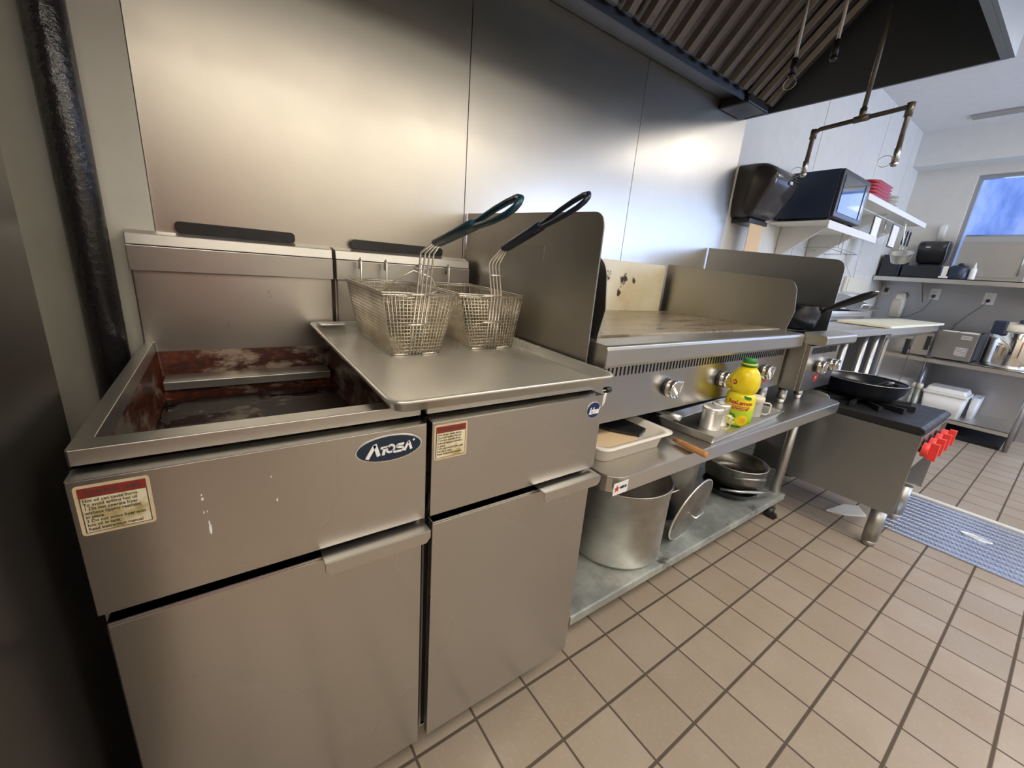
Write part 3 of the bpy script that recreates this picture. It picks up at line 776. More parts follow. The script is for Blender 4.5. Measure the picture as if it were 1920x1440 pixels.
for (x, y) in ((HXa + .04, .085), (2.33, .085), (HXa + .04, .64), (HXb - .04, .64)):
    l = part(MB().cyl((x, y, .68), (x, y, .735), .018), 'leg', 'dull_steel', t); part(MB().cyl((x, y, ZT), (x, y, .68), .012, .016), 'foot', 'bright_alu', l)
# frying pan on the hotplate
def skillet(name, c, r0, r1, h, label, cat, group, hdir, hl, hz, mat='nonstick', hmat='nonstick', rivets=True, ring_=False, flat=False):
    x, y, z = c; t = thing(name, c, label, cat, group)
    b = MB().lathe([(r0 - .004, 0), (r0, .003), (r0 + (r1 - r0) * .6, h * .55), (r1, h), (r1 + .002, h + .001), (r1 - .003, h), (r0 + (r1 - r0) * .6 - .004, h * .55), (r0 - .008, .005)], c, 40)
    part(b, 'pan', mat, t)
    d = Vector((math.cos(hdir), math.sin(hdir), 0)); p = Vector(c) + d * (r1 - .004) + Vector((0, 0, h * .8)); sd = Vector((-d.y, d.x, 0))
    L = []
    for s_, wd, th, rise in ((0, .012, .007, 0), (.12, .011, .010, .12), (.30, .013, .016, .34), (.7, .0155, .018, .76), (.93, .014, .015, .97), (1., .006, .006, 1.0)):
        q = p + d * hl * s_ + Vector((0, 0, hz * rise)); L.append([q + sd * wd * math.cos(a) + Vector((0, 0, th * math.sin(a))) for a in [2 * PI * i / 12 for i in range(12)]])
    hd = part(MB().loft(L), 'handle', hmat, t)
    if rivets:
        b = MB()
        for o_ in (-.012, .012): b.ball(p + sd * o_ - d * .002, .004, .004, .004, 8, 6)
        part(b, 'rivets', 'bright_alu', t)
    if ring_:
        q = p + d * hl * .93 + Vector((0, 0, hz * .97)); part(MB().tube([q + sd * .0 + d * .010 * math.cos(a) + sd * .010 * math.sin(a) + Vector((0, 0, .010)) for a in [2 * PI * i / 16 for i in range(16)]], .0022, 6, True), 'hanging_ring', 'bright_alu', hd)
    return t
skillet('frying_pan', (2.295, .20, .9825), .112, .128, .100, 'black frying pan on the hotplate, handle toward the room', 'pan', None, math.radians(-88), .172, .095, ring_=True)

# ------------------------------------------------------------------ things on the stand
# white roasting pan with sheets inside
t = thing('roasting_pan', (1.08, .16, ZT), 'cream rimmed pan holding browned paper beside the fryer door', 'pan')
b = MB().loft([rrect(.952, 1.215, .035, .30, .03, ZT + .001), rrect(.942, 1.225, .025, .31, .035, ZT + .042), rrect(.927, 1.24, .010, .325, .03, ZT + .044), rrect(.926, 1.241, .009, .326, .03, ZT + .048), rrect(.945, 1.222, .028, .307, .035, ZT + .047), rrect(.956, 1.211, .039, .296, .03, ZT + .005)], True, True)
part(b, 'pan', plain('cream_enamel', (.74, .70, .62), .35), t)
part(MB().loft([rrect(.965, 1.13, .05, .27, .02, ZT + .008), rrect(.962, 1.13, .05, .27, .02, ZT + .030)]), 'liner_paper', 'kraft', t)
b = MB().prism([(1.03, .29), (1.085, .13), (1.135, .062), (1.195, .085), (1.20, .29)], 'z', ZT + .031, ZT + .040); solo(b, 'folded_foil', 'black_metal', 'dark folded sheet lying inside the cream pan', 'sheet')
# grey tray under the griddle front
t = thing('tray', (1.62, .07, ZT), 'stainless rectangular tray holding shakers and lemon juice', 'tray')
TM = Matrix.Translation((1.62, .065, ZT + .001)) @ Matrix.Rotation(math.radians(3.), 4, 'Z')
def TR(x0, x1, y0, y1, r, z): return [TM @ Vector(p) for p in rrect(x0, x1, y0, y1, r, z, 3)]
b = MB().loft([TR(-.245, .275, -.085, .095, .006, 0), TR(-.257, .287, -.097, .107, .008, .028), TR(-.262, .292, -.102, .112, .008, .028), TR(-.262, .292, -.102, .112, .008, .031), TR(-.255, .285, -.095, .105, .008, .030), TR(-.243, .273, -.083, .093, .006, .003)], True, True, False)
part(b, 'tray', 'table_steel', t, .001)
# shakers
def shaker(c, r, h, label, mat='bright_alu', grp='metal shakers in the tray'):
    t = thing('shaker', c, label, 'shaker', grp)
    part(MB().lathe([(r * .93, 0), (r * .95, .002), (r * .93, h * .74), (r * .95, h * .76), (r * .95, h * .765)], c, 32), 'body', mat, t)
    part(MB().lathe([(r * 1.0, h * .77), (r * 1.02, h * .79), (r * 1.0, h * .86), (r * 1.03, h * .88), (r * 1.0, h * .97), (r * .93, h), (r * .3, h * 1.015)], c, 32), 'lid', 'bright_alu' if mat != 'clear' else 'cream', t)
    return t
ZS = ZT + .0045
sh = shaker((1.504, .048, ZS), .034, .078, 'aluminium dredge shaker in the tray, in front of its twin')
x, y, z = 1.504, .048, ZS
a = math.radians(-62)
def hpts(cx, cy, cz, r, h, a):
    d = Vector((math.cos(a), math.sin(a), 0)); return [Vector((cx, cy, cz)) + d * (r * .95 + o) + Vector((0, 0, h * q)) for o, q in ((0, .70), (.022, .70), (.028, .62), (.028, .20), (.018, .10), (0, .12))]
part(MB().tube(hpts(x, y, z, .034, .078, a), .0026, 8), 'handle', 'bright_alu', sh)
sh = shaker((1.577, .058, ZS), .031, .078, 'aluminium dredge shaker in the tray, partly behind its twin')
sh = shaker((1.815, .055, ZS), .036, .077, 'clear plastic shaker mug with lid and handle right of the bottle', 'clear', None)
part(MB().tube(hpts(1.815, .055, ZS, .036, .077, math.radians(-50)), .003, 8), 'handle', 'white', sh)
# lemon juice bottle
BX, BY, BZ = 1.650, .032, ZS
t = thing('juice_bottle', (BX, BY, BZ), 'yellow lemon juice bottle with green cap in the tray', 'bottle')
prof = [(.041, 0), (.046, .003), (.0475, .012), (.0475, .102), (.045, .112), (.036, .120)]
part(MB().lathe(prof, (BX, BY, BZ), 40), 'lower_body', 'bottle', t)
prof = [(.036, .120), (.044, .127), (.0475, .145), (.0480, .160), (.0455, .178), (.039, .194), (.030, .205), (.022, .211)]
part(MB().lathe(prof, (BX, BY, BZ), 40, False, True), 'upper_body', 'lemon', t)
part(MB().lathe([(.021, .205), (.021, .214), (.025, .2145), (.025, .219)], (BX, BY, BZ), 28), 'neck', 'cap_green', t)
part(MB().lathe([(.0255, .219), (.0255, .224)], (BX, BY, BZ), 28), 'cap_band', 'lemon_pale', t)
part(MB().lathe([(.0215, .224), (.0215, .238), (.019, .240), (.008, .241)], (BX, BY, BZ), 28), 'cap', 'cap_green', t)
def wrap(mb, r, a0, z0):     # XY shape -> curved on the bottle, facing angle a0
    for i, p in enumerate(mb.v):
        a = a0 + p.x / r; rr = r + .0003 + p.z; mb.v[i] = Vector((BX + rr * math.cos(a), BY + rr * math.sin(a), BZ + z0 + p.y))
    return mb
def flat(pts): return MB().prism(pts, 'z', 0, .0004)
def subdiv_strip(x0, x1, y0a, y1a, n=10, sh=0., z=(0, .0004)):
    b = MB()
    for i in range(n):
        a, c_ = x0 + (x1 - x0) * i / n, x0 + (x1 - x0) * (i + 1) / n
        b.hexa([(a - sh, y0a, z[0]), (c_ - sh, y0a, z[0]), (c_ + sh, y1a, z[0]), (a + sh, y1a, z[0]), (a - sh, y0a, z[1]), (c_ - sh, y0a, z[1]), (c_ + sh, y1a, z[1]), (a + sh, y1a, z[1])])
    return b
A0 = math.radians(206)
part(wrap(text_mb('ReaLemon', .0205, .0003, .0005, space=.92), .0478, A0, .0875), 'brand_text', 'label_red', t)
bd = part(wrap(subdiv_strip(-.034, .030, -.007, .007, sh=.004), .0476, A0, .0690), 'ribbon', 'label_red', t)
part(wrap(text_mb('100% LEMON JUICE', .0062, .0003, .0001), .0481, A0, .0718), 'ribbon_text', 'lemon_pale', bd)
part(wrap(text_mb('from concentrate', .0058, .0003, .0001), .0481, A0, .0658), 'ribbon_text', 'lemon_pale', bd)
def disc(rx, ry, n=24, z=(0, .0004)):
    b = MB(); 
    for i in range(n):
        a, c_ = 2 * PI * i / n, 2 * PI * (i + 1) / n
        b.prism([(0, 0), (rx * math.cos(a), ry * math.sin(a)), (rx * math.cos(c_), ry * math.sin(c_))], 'z', *z)
    return b
part(wrap(disc(.021, .017), .0476, A0 - .42, .022), 'lemon_picture', 'lemon_pale', t)
part(wrap(disc(.020, .019, z=(.0003, .0008)), .0476, A0 + .32, .026), 'lemon_slice', 'lemon', t)
part(wrap(disc(.009, .010, z=(.0009, .0013)), .0476, A0 + .44, .026), 'slice_centre', 'orange', t)
part(wrap(MB().prism([(-.028, .048), (-.010, .044), (-.003, .030), (-.012, .034), (-.024, .040)], 'z', 0, .0006), .0477, A0, .0), 'leaf_print', 'leaf', t)
part(wrap(MB().prism([(.005, .116), (.012, .104), (.024, .100), (.034, .103), (.030, .112), (.016, .114)], 'z', 0, .0006), .0478, A0, .0), 'leaf_print', 'leaf', t)
part(wrap(disc(.0088, .0088), .0479, A0 - .72, .157), 'number_dot', 'label_red', t)
part(wrap(text_mb('21', .0105, .0005, .0002), .0489, A0 - .72, .157), 'number_text', 'lemon_pale', t)
# turner with wooden handle
t = thing('turner', (1.22, .03, ZT), 'metal turner with worn wooden handle on the stand edge', 'turner')
TMt = Matrix.Translation((1.262, -.035, ZT + .012)) @ Matrix.Rotation(math.radians(83), 4, 'Z')
b = MB(); L = []
for s_, wd, th in ((-.052, .009, .007), (-.045, .0125, .009), (0, .0125, .009), (.04, .011, .008), (.065, .008, .006)):
    L.append([(s_, wd * math.cos(a), th * math.sin(a)) for a in [2 * PI * i / 14 for i in range(14)]])
part(b.loft(L).xf(TMt), 'handle', 'wood', t, label='worn wooden handle')
part(MB().hexa([(.06, -.005, -.001), (.14, -.008, -.006), (.14, .008, -.006), (.06, .005, -.001), (.06, -.005, .001), (.14, -.008, -.004), (.14, .008, -.004), (.06, .005, .001)]).box(.14, .235, -.035, .035, -.0075, -.0055).xf(TMt), 'blade', 'dull_steel', t, .0005)
# tongs-like spatula in the tray
t = thing('spatula', (1.37, .14, ZT + .03), 'steel spatula resting on the tray left end, handle toward the room', 'spatula')
part(MB().tube([(1.375, .085, .705), (1.372, .125, .708), (1.368, .20, .70), (1.36, .30, .69)], [.0095, .0085, .005, .004], 10), 'handle', 'bright_alu', t)
part(MB().box(1.32, 1.40, .30, .40, .684, .687), 'blade', 'dull_steel', t)

# ------------------------------------------------------------------ pots on the undershelf
ZU = .1425
t = thing('stockpot', (1.335, .242, ZU), 'large worn aluminium stockpot on the undershelf', 'pot')
c = (1.335, .242, ZU + .0005); r = .178; h = .292
part(MB().lathe([(r - .02, 0), (r - .006, .004), (r, .016), (r, h), (r + .005, h + .002), (r + .005, h + .006), (r - .004, h + .006), (r - .005, h), (r - .005, .02), (r - .02, .008)], c, 56), 'pot', 'alu', t)
for a in (math.radians(-30), math.radians(150)):
    d = Vector((math.cos(a), math.sin(a), 0)); sd = Vector((-d.y, d.x, 0)); p = Vector(c) + Vector((0, 0, h - .05)) + d * r
    part(MB().tube([p - sd * .045 - Vector((0, 0, .03)), p - sd * .045, p - sd * .042 + d * .03 + Vector((0, 0, .006)), p + sd * .042 + d * .03 + Vector((0, 0, .006)), p + sd * .045, p + sd * .045 - Vector((0, 0, .03))], .0055, 10), 'loop_handle', 'alu', t)
t = thing('tall_pot', (1.735, .33, ZU), 'tall dull pot with black base behind the leaning lid', 'pot')
c = (1.735, .33, ZU + .0005); r = .150
tt = NT('dark_base_pot'); sp = tt.n('ShaderNodeSeparateXYZ'); tt.l(tt.n('ShaderNodeNewGeometry').outputs['Position'], sp.inputs[0]); f = tt.noise(tt.pos(), 8, 4)
tt.set(Base_Color=tt.ramp(tt.math('ADD', tt.mr(sp.outputs[2], .14, .42, 0, 1), tt.mr(f, .3, .7, -.12, .12)), [(.25, (.02, .018, .018)), (.5, (.16, .12, .09)), (.75, (.48, .45, .38))]), Metallic=.8, Roughness=.4)  # colour runs from near-black at the base to pale above
part(MB().lathe([(r - .01, 0), (r, .012), (r, .40), (r + .005, .402), (r + .004, .407), (r - .004, .406), (r - .004, .02), (r - .02, .008)], c, 48), 'pot', tt.m, t)
# leaning lid
t = thing('pot_lid', (1.53, .14, ZU), 'round steel lid leaning between the stockpot and tall pot', 'lid')
r = .138
nl = Vector((.10, -.975, -.19)).normalized(); bl = Vector((0, 0, 1)).cross(nl).normalized(); al = nl.cross(bl)
LM = Matrix((bl, al, nl)).transposed().to_4x4(); LM.translation = Vector((1.600, .092, ZU + .1400))
b = MB().lathe([(r, -.004), (r + .004, 0), (r, .004), (r * .9, .008), (r * .4, .014), (.004, .016), (.004, .013), (r * .4, .011), (r * .9, .005), (r - .002, .001)], (0, 0, 0), 48).xf(LM)
part(b, 'lid', 'dark_steel', t)  # dark reflection on the lid face is put into its base colour
part(MB().tube([((r + .002) * math.cos(a), (r + .002) * math.sin(a), 0) for a in [2 * PI * i / 64 for i in range(64)]], .0038, 8, True).xf(LM), 'rim', 'bright_alu', t)
part(MB().tube([(-.035, 0, .013), (-.033, 0, .035), (.033, 0, .035), (.035, 0, .013)], .004, 8).xf(LM), 'handle', 'bright_alu', t)
# dark pan stack at the right
t = thing('brazier_pan', (2.255, .245, ZU + .045), 'wide dark steel brazier pan stacked on a skillet at shelf end', 'pan')
c = (2.255, .235, ZU + .040); r = .140
part(MB().lathe([(r - .015, 0), (r - .004, .006), (r, .03), (r + .001, .098), (r + .003, .101), (r - .004, .101), (r - .004, .03), (r - .018, .006)], c, 48), 'pan', 'dark_steel', t)
a = math.radians(200); d = Vector((math.cos(a), math.sin(a), 0))
part(MB().tube([(c[0] + (r + .001) * math.cos(q), c[1] + (r + .001) * math.sin(q), c[2] + .100) for q in [2 * PI * i / 48 for i in range(48)]], .0022, 6, True), 'rim', 'bright_alu', t)
part(MB().tube([Vector(c) + d * (r + .0) + Vector((0, 0, .07)), Vector(c) + d * (r + .03) + Vector((0, -.01, .075)), Vector(c) + Vector((-.10, -.125, .078)), Vector(c) + Vector((-.035, -.155, .075))], [.006, .005, .006, .007], 8), 'handle', 'dull_steel', t)
t = skillet('skillet', (2.18, .215, ZU + .0006), .10, .125, .036, 'black skillet beneath the brazier pan, grey handle toward the room', 'pan', None, math.radians(-72), .01, .0, mat='nonstick', hmat='dull_steel', rivets=False)
part(MB().tube([(2.055, .20, ZU + .05), (2.10, .13, ZU + .058), (2.20, .085, ZU + .05), (2.29, .062, ZU + .040)], [.006, .007, .008, .006], 8), 'long_handle', 'dull_steel', t, label='long grey steel handle')
t = thing('mixing_bowl', (2.02, .42, ZU), 'small steel bowl tucked behind the dark pans on undershelf', 'bowl')
part(MB().lathe([(.04, 0), (.075, .03), (.095, .075), (.099, .076), (.093, .073), (.07, .028), (.035, .004)], (2.02, .46, ZU + .001), 36), 'bowl', 'table_steel', t)

# ------------------------------------------------------------------ stock pot range
RX0, RX1, RY0, RY1 = 2.552, 3.10, -.332, .285
t = thing('stockpot_range', (2.83, 0, 0), 'low floor-standing gas range with four red knobs', 'range')
b = MB().box(RX0, RX0 + .004, RY0, RY1, .198, .588).box(RX1 - .004, RX1, RY0, RY1, .198, .588).box(RX0 + .004, RX1 - .004, RY1 - .004, RY1, .198, .588).box(RX0 + .004, RX1 - .004, RY0 + .03, RY0 + .034, .395, .588)
part(b, 'cabinet', 'cool_steel', t, .001)
part(MB().box(RX0 + .004, RX1 - .004, RY0 + .06, RY1 - .004, .198, .204).box(RX0 + .004, RX1 - .004, RY0 + .10, RY0 + .106, .204, .395), 'inner_shelf', 'dull_steel', t)
cp = part(MB().hexa([(RX0 + .004, RY0 + .004, .575), (RX1 - .004, RY0 + .004, .575), (RX1 - .004, RY0 + .028, .575), (RX0 + .004, RY0 + .028, .575), (RX0 + .004, RY0 - .004, .588), (RX1 - .004, RY0 - .004, .588), (RX1 - .004, RY0 + .028, .588), (RX0 + .004, RY0 + .028, .588)]).box(RX0 + .004, RX1 - .004, RY0 + .016, RY0 + .028, .40, .575), 'control_panel', 'table_steel', t, .001)
for i in range(4):
    x = RX0 + .085 + i * .125; z = .515
    k = part(MB().cyl((x, RY0 + .016, z), (x, RY0 - .002, z), .017, n=20), 'knob_stem', 'black_plastic', cp)
    b = MB().cyl((x, RY0 - .002, z), (x, RY0 - .026, z), .033, .031, n=24).box(x - .010, x + .010, RY0 - .052, RY0 - .026, z - .039, z + .039)
    part(b, 'knob', 'red', cp, .002)
b = MB().prism([(RY0 + .015, .589), (RY0 + .0, .596), (RY0 - .004, .606), (RY0 + .0, .617), (RY0 + .015, .624), (RY1, .624), (RY1, .589)], 'x', RX0 + .001, RX1 - .001)
part(b, 'top_casting', 'cast', t, .003)
b = MB(); cx, cy = 2.83, -.03
for a in range(12):
    q = a * PI / 6 + .1; b.hexa([(cx + .03 * math.cos(q) - .006 * math.sin(q), cy + .03 * math.sin(q) + .006 * math.cos(q), .626), (cx + .212 * math.cos(q) - .008 * math.sin(q), cy + .212 * math.sin(q) + .008 * math.cos(q), .626), (cx + .212 * math.cos(q) + .008 * math.sin(q), cy + .212 * math.sin(q) - .008 * math.cos(q), .626), (cx + .03 * math.cos(q) + .006 * math.sin(q), cy + .03 * math.sin(q) - .006 * math.cos(q), .626),
        (cx + .03 * math.cos(q) - .006 * math.sin(q), cy + .03 * math.sin(q) + .006 * math.cos(q), .640), (cx + .212 * math.cos(q) - .008 * math.sin(q), cy + .212 * math.sin(q) + .008 * math.cos(q), .650), (cx + .212 * math.cos(q) + .008 * math.sin(q), cy + .212 * math.sin(q) - .008 * math.cos(q), .650), (cx + .03 * math.cos(q) + .006 * math.sin(q), cy + .03 * math.sin(q) - .006 * math.cos(q), .640)])
b.tube([(cx + .035 * math.cos(q), cy + .035 * math.sin(q), .633) for q in [2 * PI * i / 20 for i in range(20)]], .007, 6, True)
part(b, 'burner_grate', 'cast', t)
for (x, y) in ((RX0 + .045, RY0 + .050), (RX1 - .05, RY0 + .05), (RX0 + .045, RY1 - .05), (RX1 - .05, RY1 - .05)):
    l = part(MB().cyl((x, y, .03), (x, y, .198), .030, n=28), 'leg', 'dull_steel', t); part(MB().cyl((x, y, .0), (x, y, .03), .024, .029, n=28), 'foot', 'dull_steel', l)
# pans on the range
t = thing('saute_pan', (2.84, -.03, .65), 'deep wide black pan on the red-knobbed range', 'pan')
c = (2.845, -.02, .6505); r = .176
part(MB().lathe([(r * .72, 0), (r * .78, .003), (r * .94, .04), (r, .083), (r + .003, .086), (r - .003, .085), (r * .94 - .004, .04), (r * .76, .006), (r * .7, .005)], c, 48), 'pan', 'nonstick', t)
part(MB().tube([(2.845 + .172 * math.cos(q), -.02 + .172 * math.sin(q), .735) for q in [2 * PI * i / 48 for i in range(48)]], .0022, 6, True), 'rim', 'dull_steel', t)
a = math.radians(-38); d = Vector((math.cos(a), math.sin(a), 0)); sd = Vector((-d.y, d.x, 0)); p = Vector((2.845, -.02, .71)) + d * .165
part(MB().loft([[p + d * s_ + Vector((0, 0, rz)) + sd * w_ * math.cos(q) + Vector((0, 0, .006 * math.sin(q))) for q in [2 * PI * i / 10 for i in range(10)]] for s_, w_, rz in ((0, .014, 0), (.03, .010, -.006), (.06, .011, -.01))]), 'handle_stub', 'nonstick', t)
skillet('frying_pan', (2.79, .04, .664), .085, .112, .045, 'smaller black frying pan nested inside the deep black pan', 'pan', None, math.radians(-75), .07, .035, ring_=True)

# scrap on the floor under the range
solo(MB().prism([(2.76, -.06), (2.93, -.09), (2.99, -.14), (2.90, -.20), (2.80, -.13)], 'z', .001, .010), 'paper_scrap', 'paper', 'crumpled white paper scrap on the floor under the range', 'scrap')

# floor access plate
t = thing('floor_hatch', (3.18, -.75, 0), 'blue grey diamond plate floor hatch beside the range', 'hatch')
PX0, PX1, PY0, PY1 = 2.862, 3.497, -1.9, -.225
b = MB().box(PX0, PX1, PY0, PY1, .0005, .006)
s_ = .0265; s2 = .0150; nx = int((PX1 - PX0) / s_); ny = int((PY1 - PY0) / s2)
for i in range(nx):
    for j in range(ny):
        x = PX0 + (i + .5) * s_; y = PY0 + (j + .5) * s2; q = math.radians(38 if i % 2 else -38)
        if (x - 3.20) ** 2 / .0016 + (y + .57) ** 2 / .0050 < 1: continue
        c_, sn = math.cos(q), math.sin(q); hl, hw = .0125, .0030
        b.add([(x + c_ * hl, y + sn * hl, .006), (x - sn * hw, y + c_ * hw, .006), (x - c_ * hl, y - sn * hl, .006), (x + sn * hw, y - c_ * hw, .006), (x + c_ * hl * .4, y + sn * hl * .4, .0088), (x - c_ * hl * .4, y - sn * hl * .4, .0088)],
              [(0, 1, 4), (1, 2, 5, 4), (2, 3, 5), (3, 0, 4, 5)])
part(b, 'plate', plain('blue_grey_metal', (.42, .45, .53), .32, .8), t)
b = MB().loft([[(3.20 + a * math.cos(q), -.57 + b_ * math.sin(q), z) for q in [2 * PI * i / 24 for i in range(24)]] for a, b_, z in ((.026, .060, .0062), (.026, .060, .0095), (.019, .052, .0095), (.017, .049, .0075))], True, True)
part(b, 'lift_ring', 'bright_alu', t)

# ------------------------------------------------------------------ prep table, fridge and what stands there
t = thing('prep_table', (3.1, .45, 0), 'stainless prep table between the divider and the sandwich counter', 'table')
PZ = .955
b = MB().box(2.50, 3.85, .14, .74, PZ - .006, PZ).box(2.50, 3.85, .135, .140, PZ - .042, PZ)
part(b, 'tabletop', 'table_steel', t, .0015)
for (x, y) in ((3.20, .20), (3.52, .19), (3.76, .19), (3.20, .68), (3.76, .68)):
    part(MB().cyl((x, y, 0), (x, y, PZ - .006), .019), 'leg', 'dull_steel', t)
part(MB().box(3.15, 3.80, .16, .72, .32, .335), 'undershelf', 'dull_steel', t)
t = thing('sandwich_counter', (4.6, .45, 0), 'long refrigerated sandwich counter along the back wall', 'counter')
part(MB().box(3.865, 5.28, .165, .74, .10, .90), 'cabinet', 'side_steel', t, .002)
part(MB().box(3.86, 5.29, .14, .74, .90, PZ + .002), 'worktop', 'table_steel', t, .002)
for x0, x1 in ((3.88, 4.56), (4.58, 5.26)):
    d = part(MB().box(x0, x1, .145, .1648, .14, .88), 'door', steel('mirror_steel', (.55, .54, .53), .12, None, 0, 'x', .4), t, .002)
    part(MB().prism([(x0 + .56, .855), (x0 + .66, .855), (x0 + .64, .775)], 'y', .138, .1449), 'handle', 'black_plastic', d)
    part(MB().box(x0 + .52, x0 + .535, .130, .1449, .74, .86), 'handle_post', 'black_plastic', d)
for x in (3.9, 5.24):
    for y in (.2, .7): part(MB().cyl((x, y, 0), (x, y, .1), .02), 'foot', 'black_plastic', t)
solo(MB().loft([rrect(3.63, 5.22, .10, .40, .02, PZ + .004), rrect(3.63, 5.22, .10, .40, .02, PZ + .020)], True, True, False), 'cutting_board', 'bone', 'long cream cutting board along the sandwich counter front', 'board', bevel=.002)
t = thing('counter_pan', (3.9, .5, PZ), 'open steel pan with tilted lid left of the cutting board', 'pan')
part(MB().loft([rrect(3.60, 4.35, .44, .70, .02, PZ + .004), rrect(3.58, 4.38, .42, .72, .03, PZ + .075), rrect(3.60, 4.36, .44, .70, .03, PZ + .073), rrect(3.62, 4.33, .46, .68, .02, PZ + .01)], True, True), 'pan', 'table_steel', t)
part(MB().prism([(.43, PZ + .08), (.72, PZ + .19), (.72, PZ + .197), (.43, PZ + .087)], 'x', 3.95, 4.75), 'lid', 'side_steel', t)
part(MB().tube([(4.25, .45, PZ + .096), (4.25, .44, PZ + .125), (4.45, .44, PZ + .125), (4.45, .45, PZ + .096)], .006, 8), 'handle', 'bright_alu', t)

# end wall shelf and what stands on it
EX = 5.50
ZSH = 1.355
t = thing('wall_shelf', (5.7, -.3, 1.3), 'long stainless shelf fixed along the end wall', 'shelf')
part(MB().box(EX, XE - .02, -1.6, .745, ZSH - .008, ZSH).box(EX, EX + .006, -1.6, .745, ZSH - .045, ZSH), 'shelf_board', 'table_steel', t, .001)
for y in (.4, -.6): part(MB().prism([(XE - .02, ZSH - .008), (XE - .02, ZSH - .22), (EX + .05, ZSH - .008)], 'y', y, y + .006), 'bracket', 'dull_steel', t)
S0 = ZSH + .001
def sbox(name, y0, y1, h, mat, label, cat, x0=EX + .06, x1=EX + .30, grp=None, bev=.006):
    return solo(MB().box(x0, x1, y0, y1, S0, S0 + h), name, mat, label, cat, grp, bevel=bev)
t = thing('speaker_box', (5.7, .66, S0), 'black box at the corner end of the wall shelf', 'box', 'black boxes on the wall shelf')
part(MB().box(EX + .06, EX + .32, .585, .735, S0, S0 + .20), 'cabinet', 'blue_plastic', t, .006); part(MB().box(EX + .055, EX + .0595, .60, .72, S0 + .015, S0 + .185), 'front_panel', 'black_plastic', t)
t = thing('speaker_box', (5.7, .45, S0), 'low black box on the shelf below the end wall towel dispenser', 'box', 'black boxes on the wall shelf')
part(MB().box(EX + .06, EX + .32, .30, .57, S0, S0 + .105), 'cabinet', 'blue_plastic', t, .006); part(MB().box(EX + .055, EX + .0595, .31, .56, S0 + .01, S0 + .095), 'front_panel', 'black_plastic', t)
t = thing('card_stand', (5.6, .26, S0), 'small white card stand in front of the black box', 'stand')
part(MB().box(EX + .01, EX + .05, .235, .295, S0, S0 + .018), 'base', 'white', t, .003); part(MB().box(EX + .035, EX + .039, .25, .285, S0 + .018, S0 + .105), 'card', 'paper', t)
t = thing('coffee_grinder', (5.62, .16, S0), 'dark small appliance with black lid on the wall shelf', 'appliance')
part(MB().lathe([(.07, 0), (.075, .01), (.072, .09), (.05, .115)], (5.585, .185, S0), 24), 'body', 'blue_plastic', t); part(MB().ball((5.585, .185, S0 + .125), .022, .022, .014), 'lid_knob', 'black_plastic', t)
t = thing('squeeze_bottle', (5.56, .085, S0), 'white squeeze bottle with pointed tip on the wall shelf', 'bottle')
part(MB().lathe([(.020, 0), (.022, .004), (.021, .085), (.012, .10)], (5.555, .095, S0), 20), 'body', 'white', t); part(MB().lathe([(.013, .10), (.010, .108), (.003, .14)], (5.555, .095, S0), 16), 'tip', 'white', t)
t = thing('food_warmer', (5.66, -.1, S0), 'large stainless cabinet with rolled top on the wall shelf', 'warmer')
b = MB().prism([(5.675, S0), (5.675, S0 + .33), (5.69, S0 + .375), (5.72, S0 + .39), (5.86, S0 + .39), (5.86, S0)], 'y', -.19, .245)
part(b, 'cabinet', 'table_steel', t, .004)
part(MB().box(5.667, 5.6745, -.145, .20, S0 + .03, S0 + .30), 'door', 'table_steel', t, .003)
part(MB().cyl((5.657, -.15, S0 + .05), (5.657, -.15, S0 + .26), .006), 'handle', 'dull_steel', t)
t = thing('steel_canister', (5.6, -.27, S0), 'bright steel canister at the right frame edge on the shelf', 'canister')
part(MB().lathe([(.045, 0), (.047, .003), (.047, .13), (.03, .15)], (5.60, -.255, S0), 24), 'body', 'bright_alu', t); part(MB().lathe([(.030, .15), (.031, .165), (.012, .17)], (5.60, -.255, S0), 20), 'lid', 'black_plastic', t)

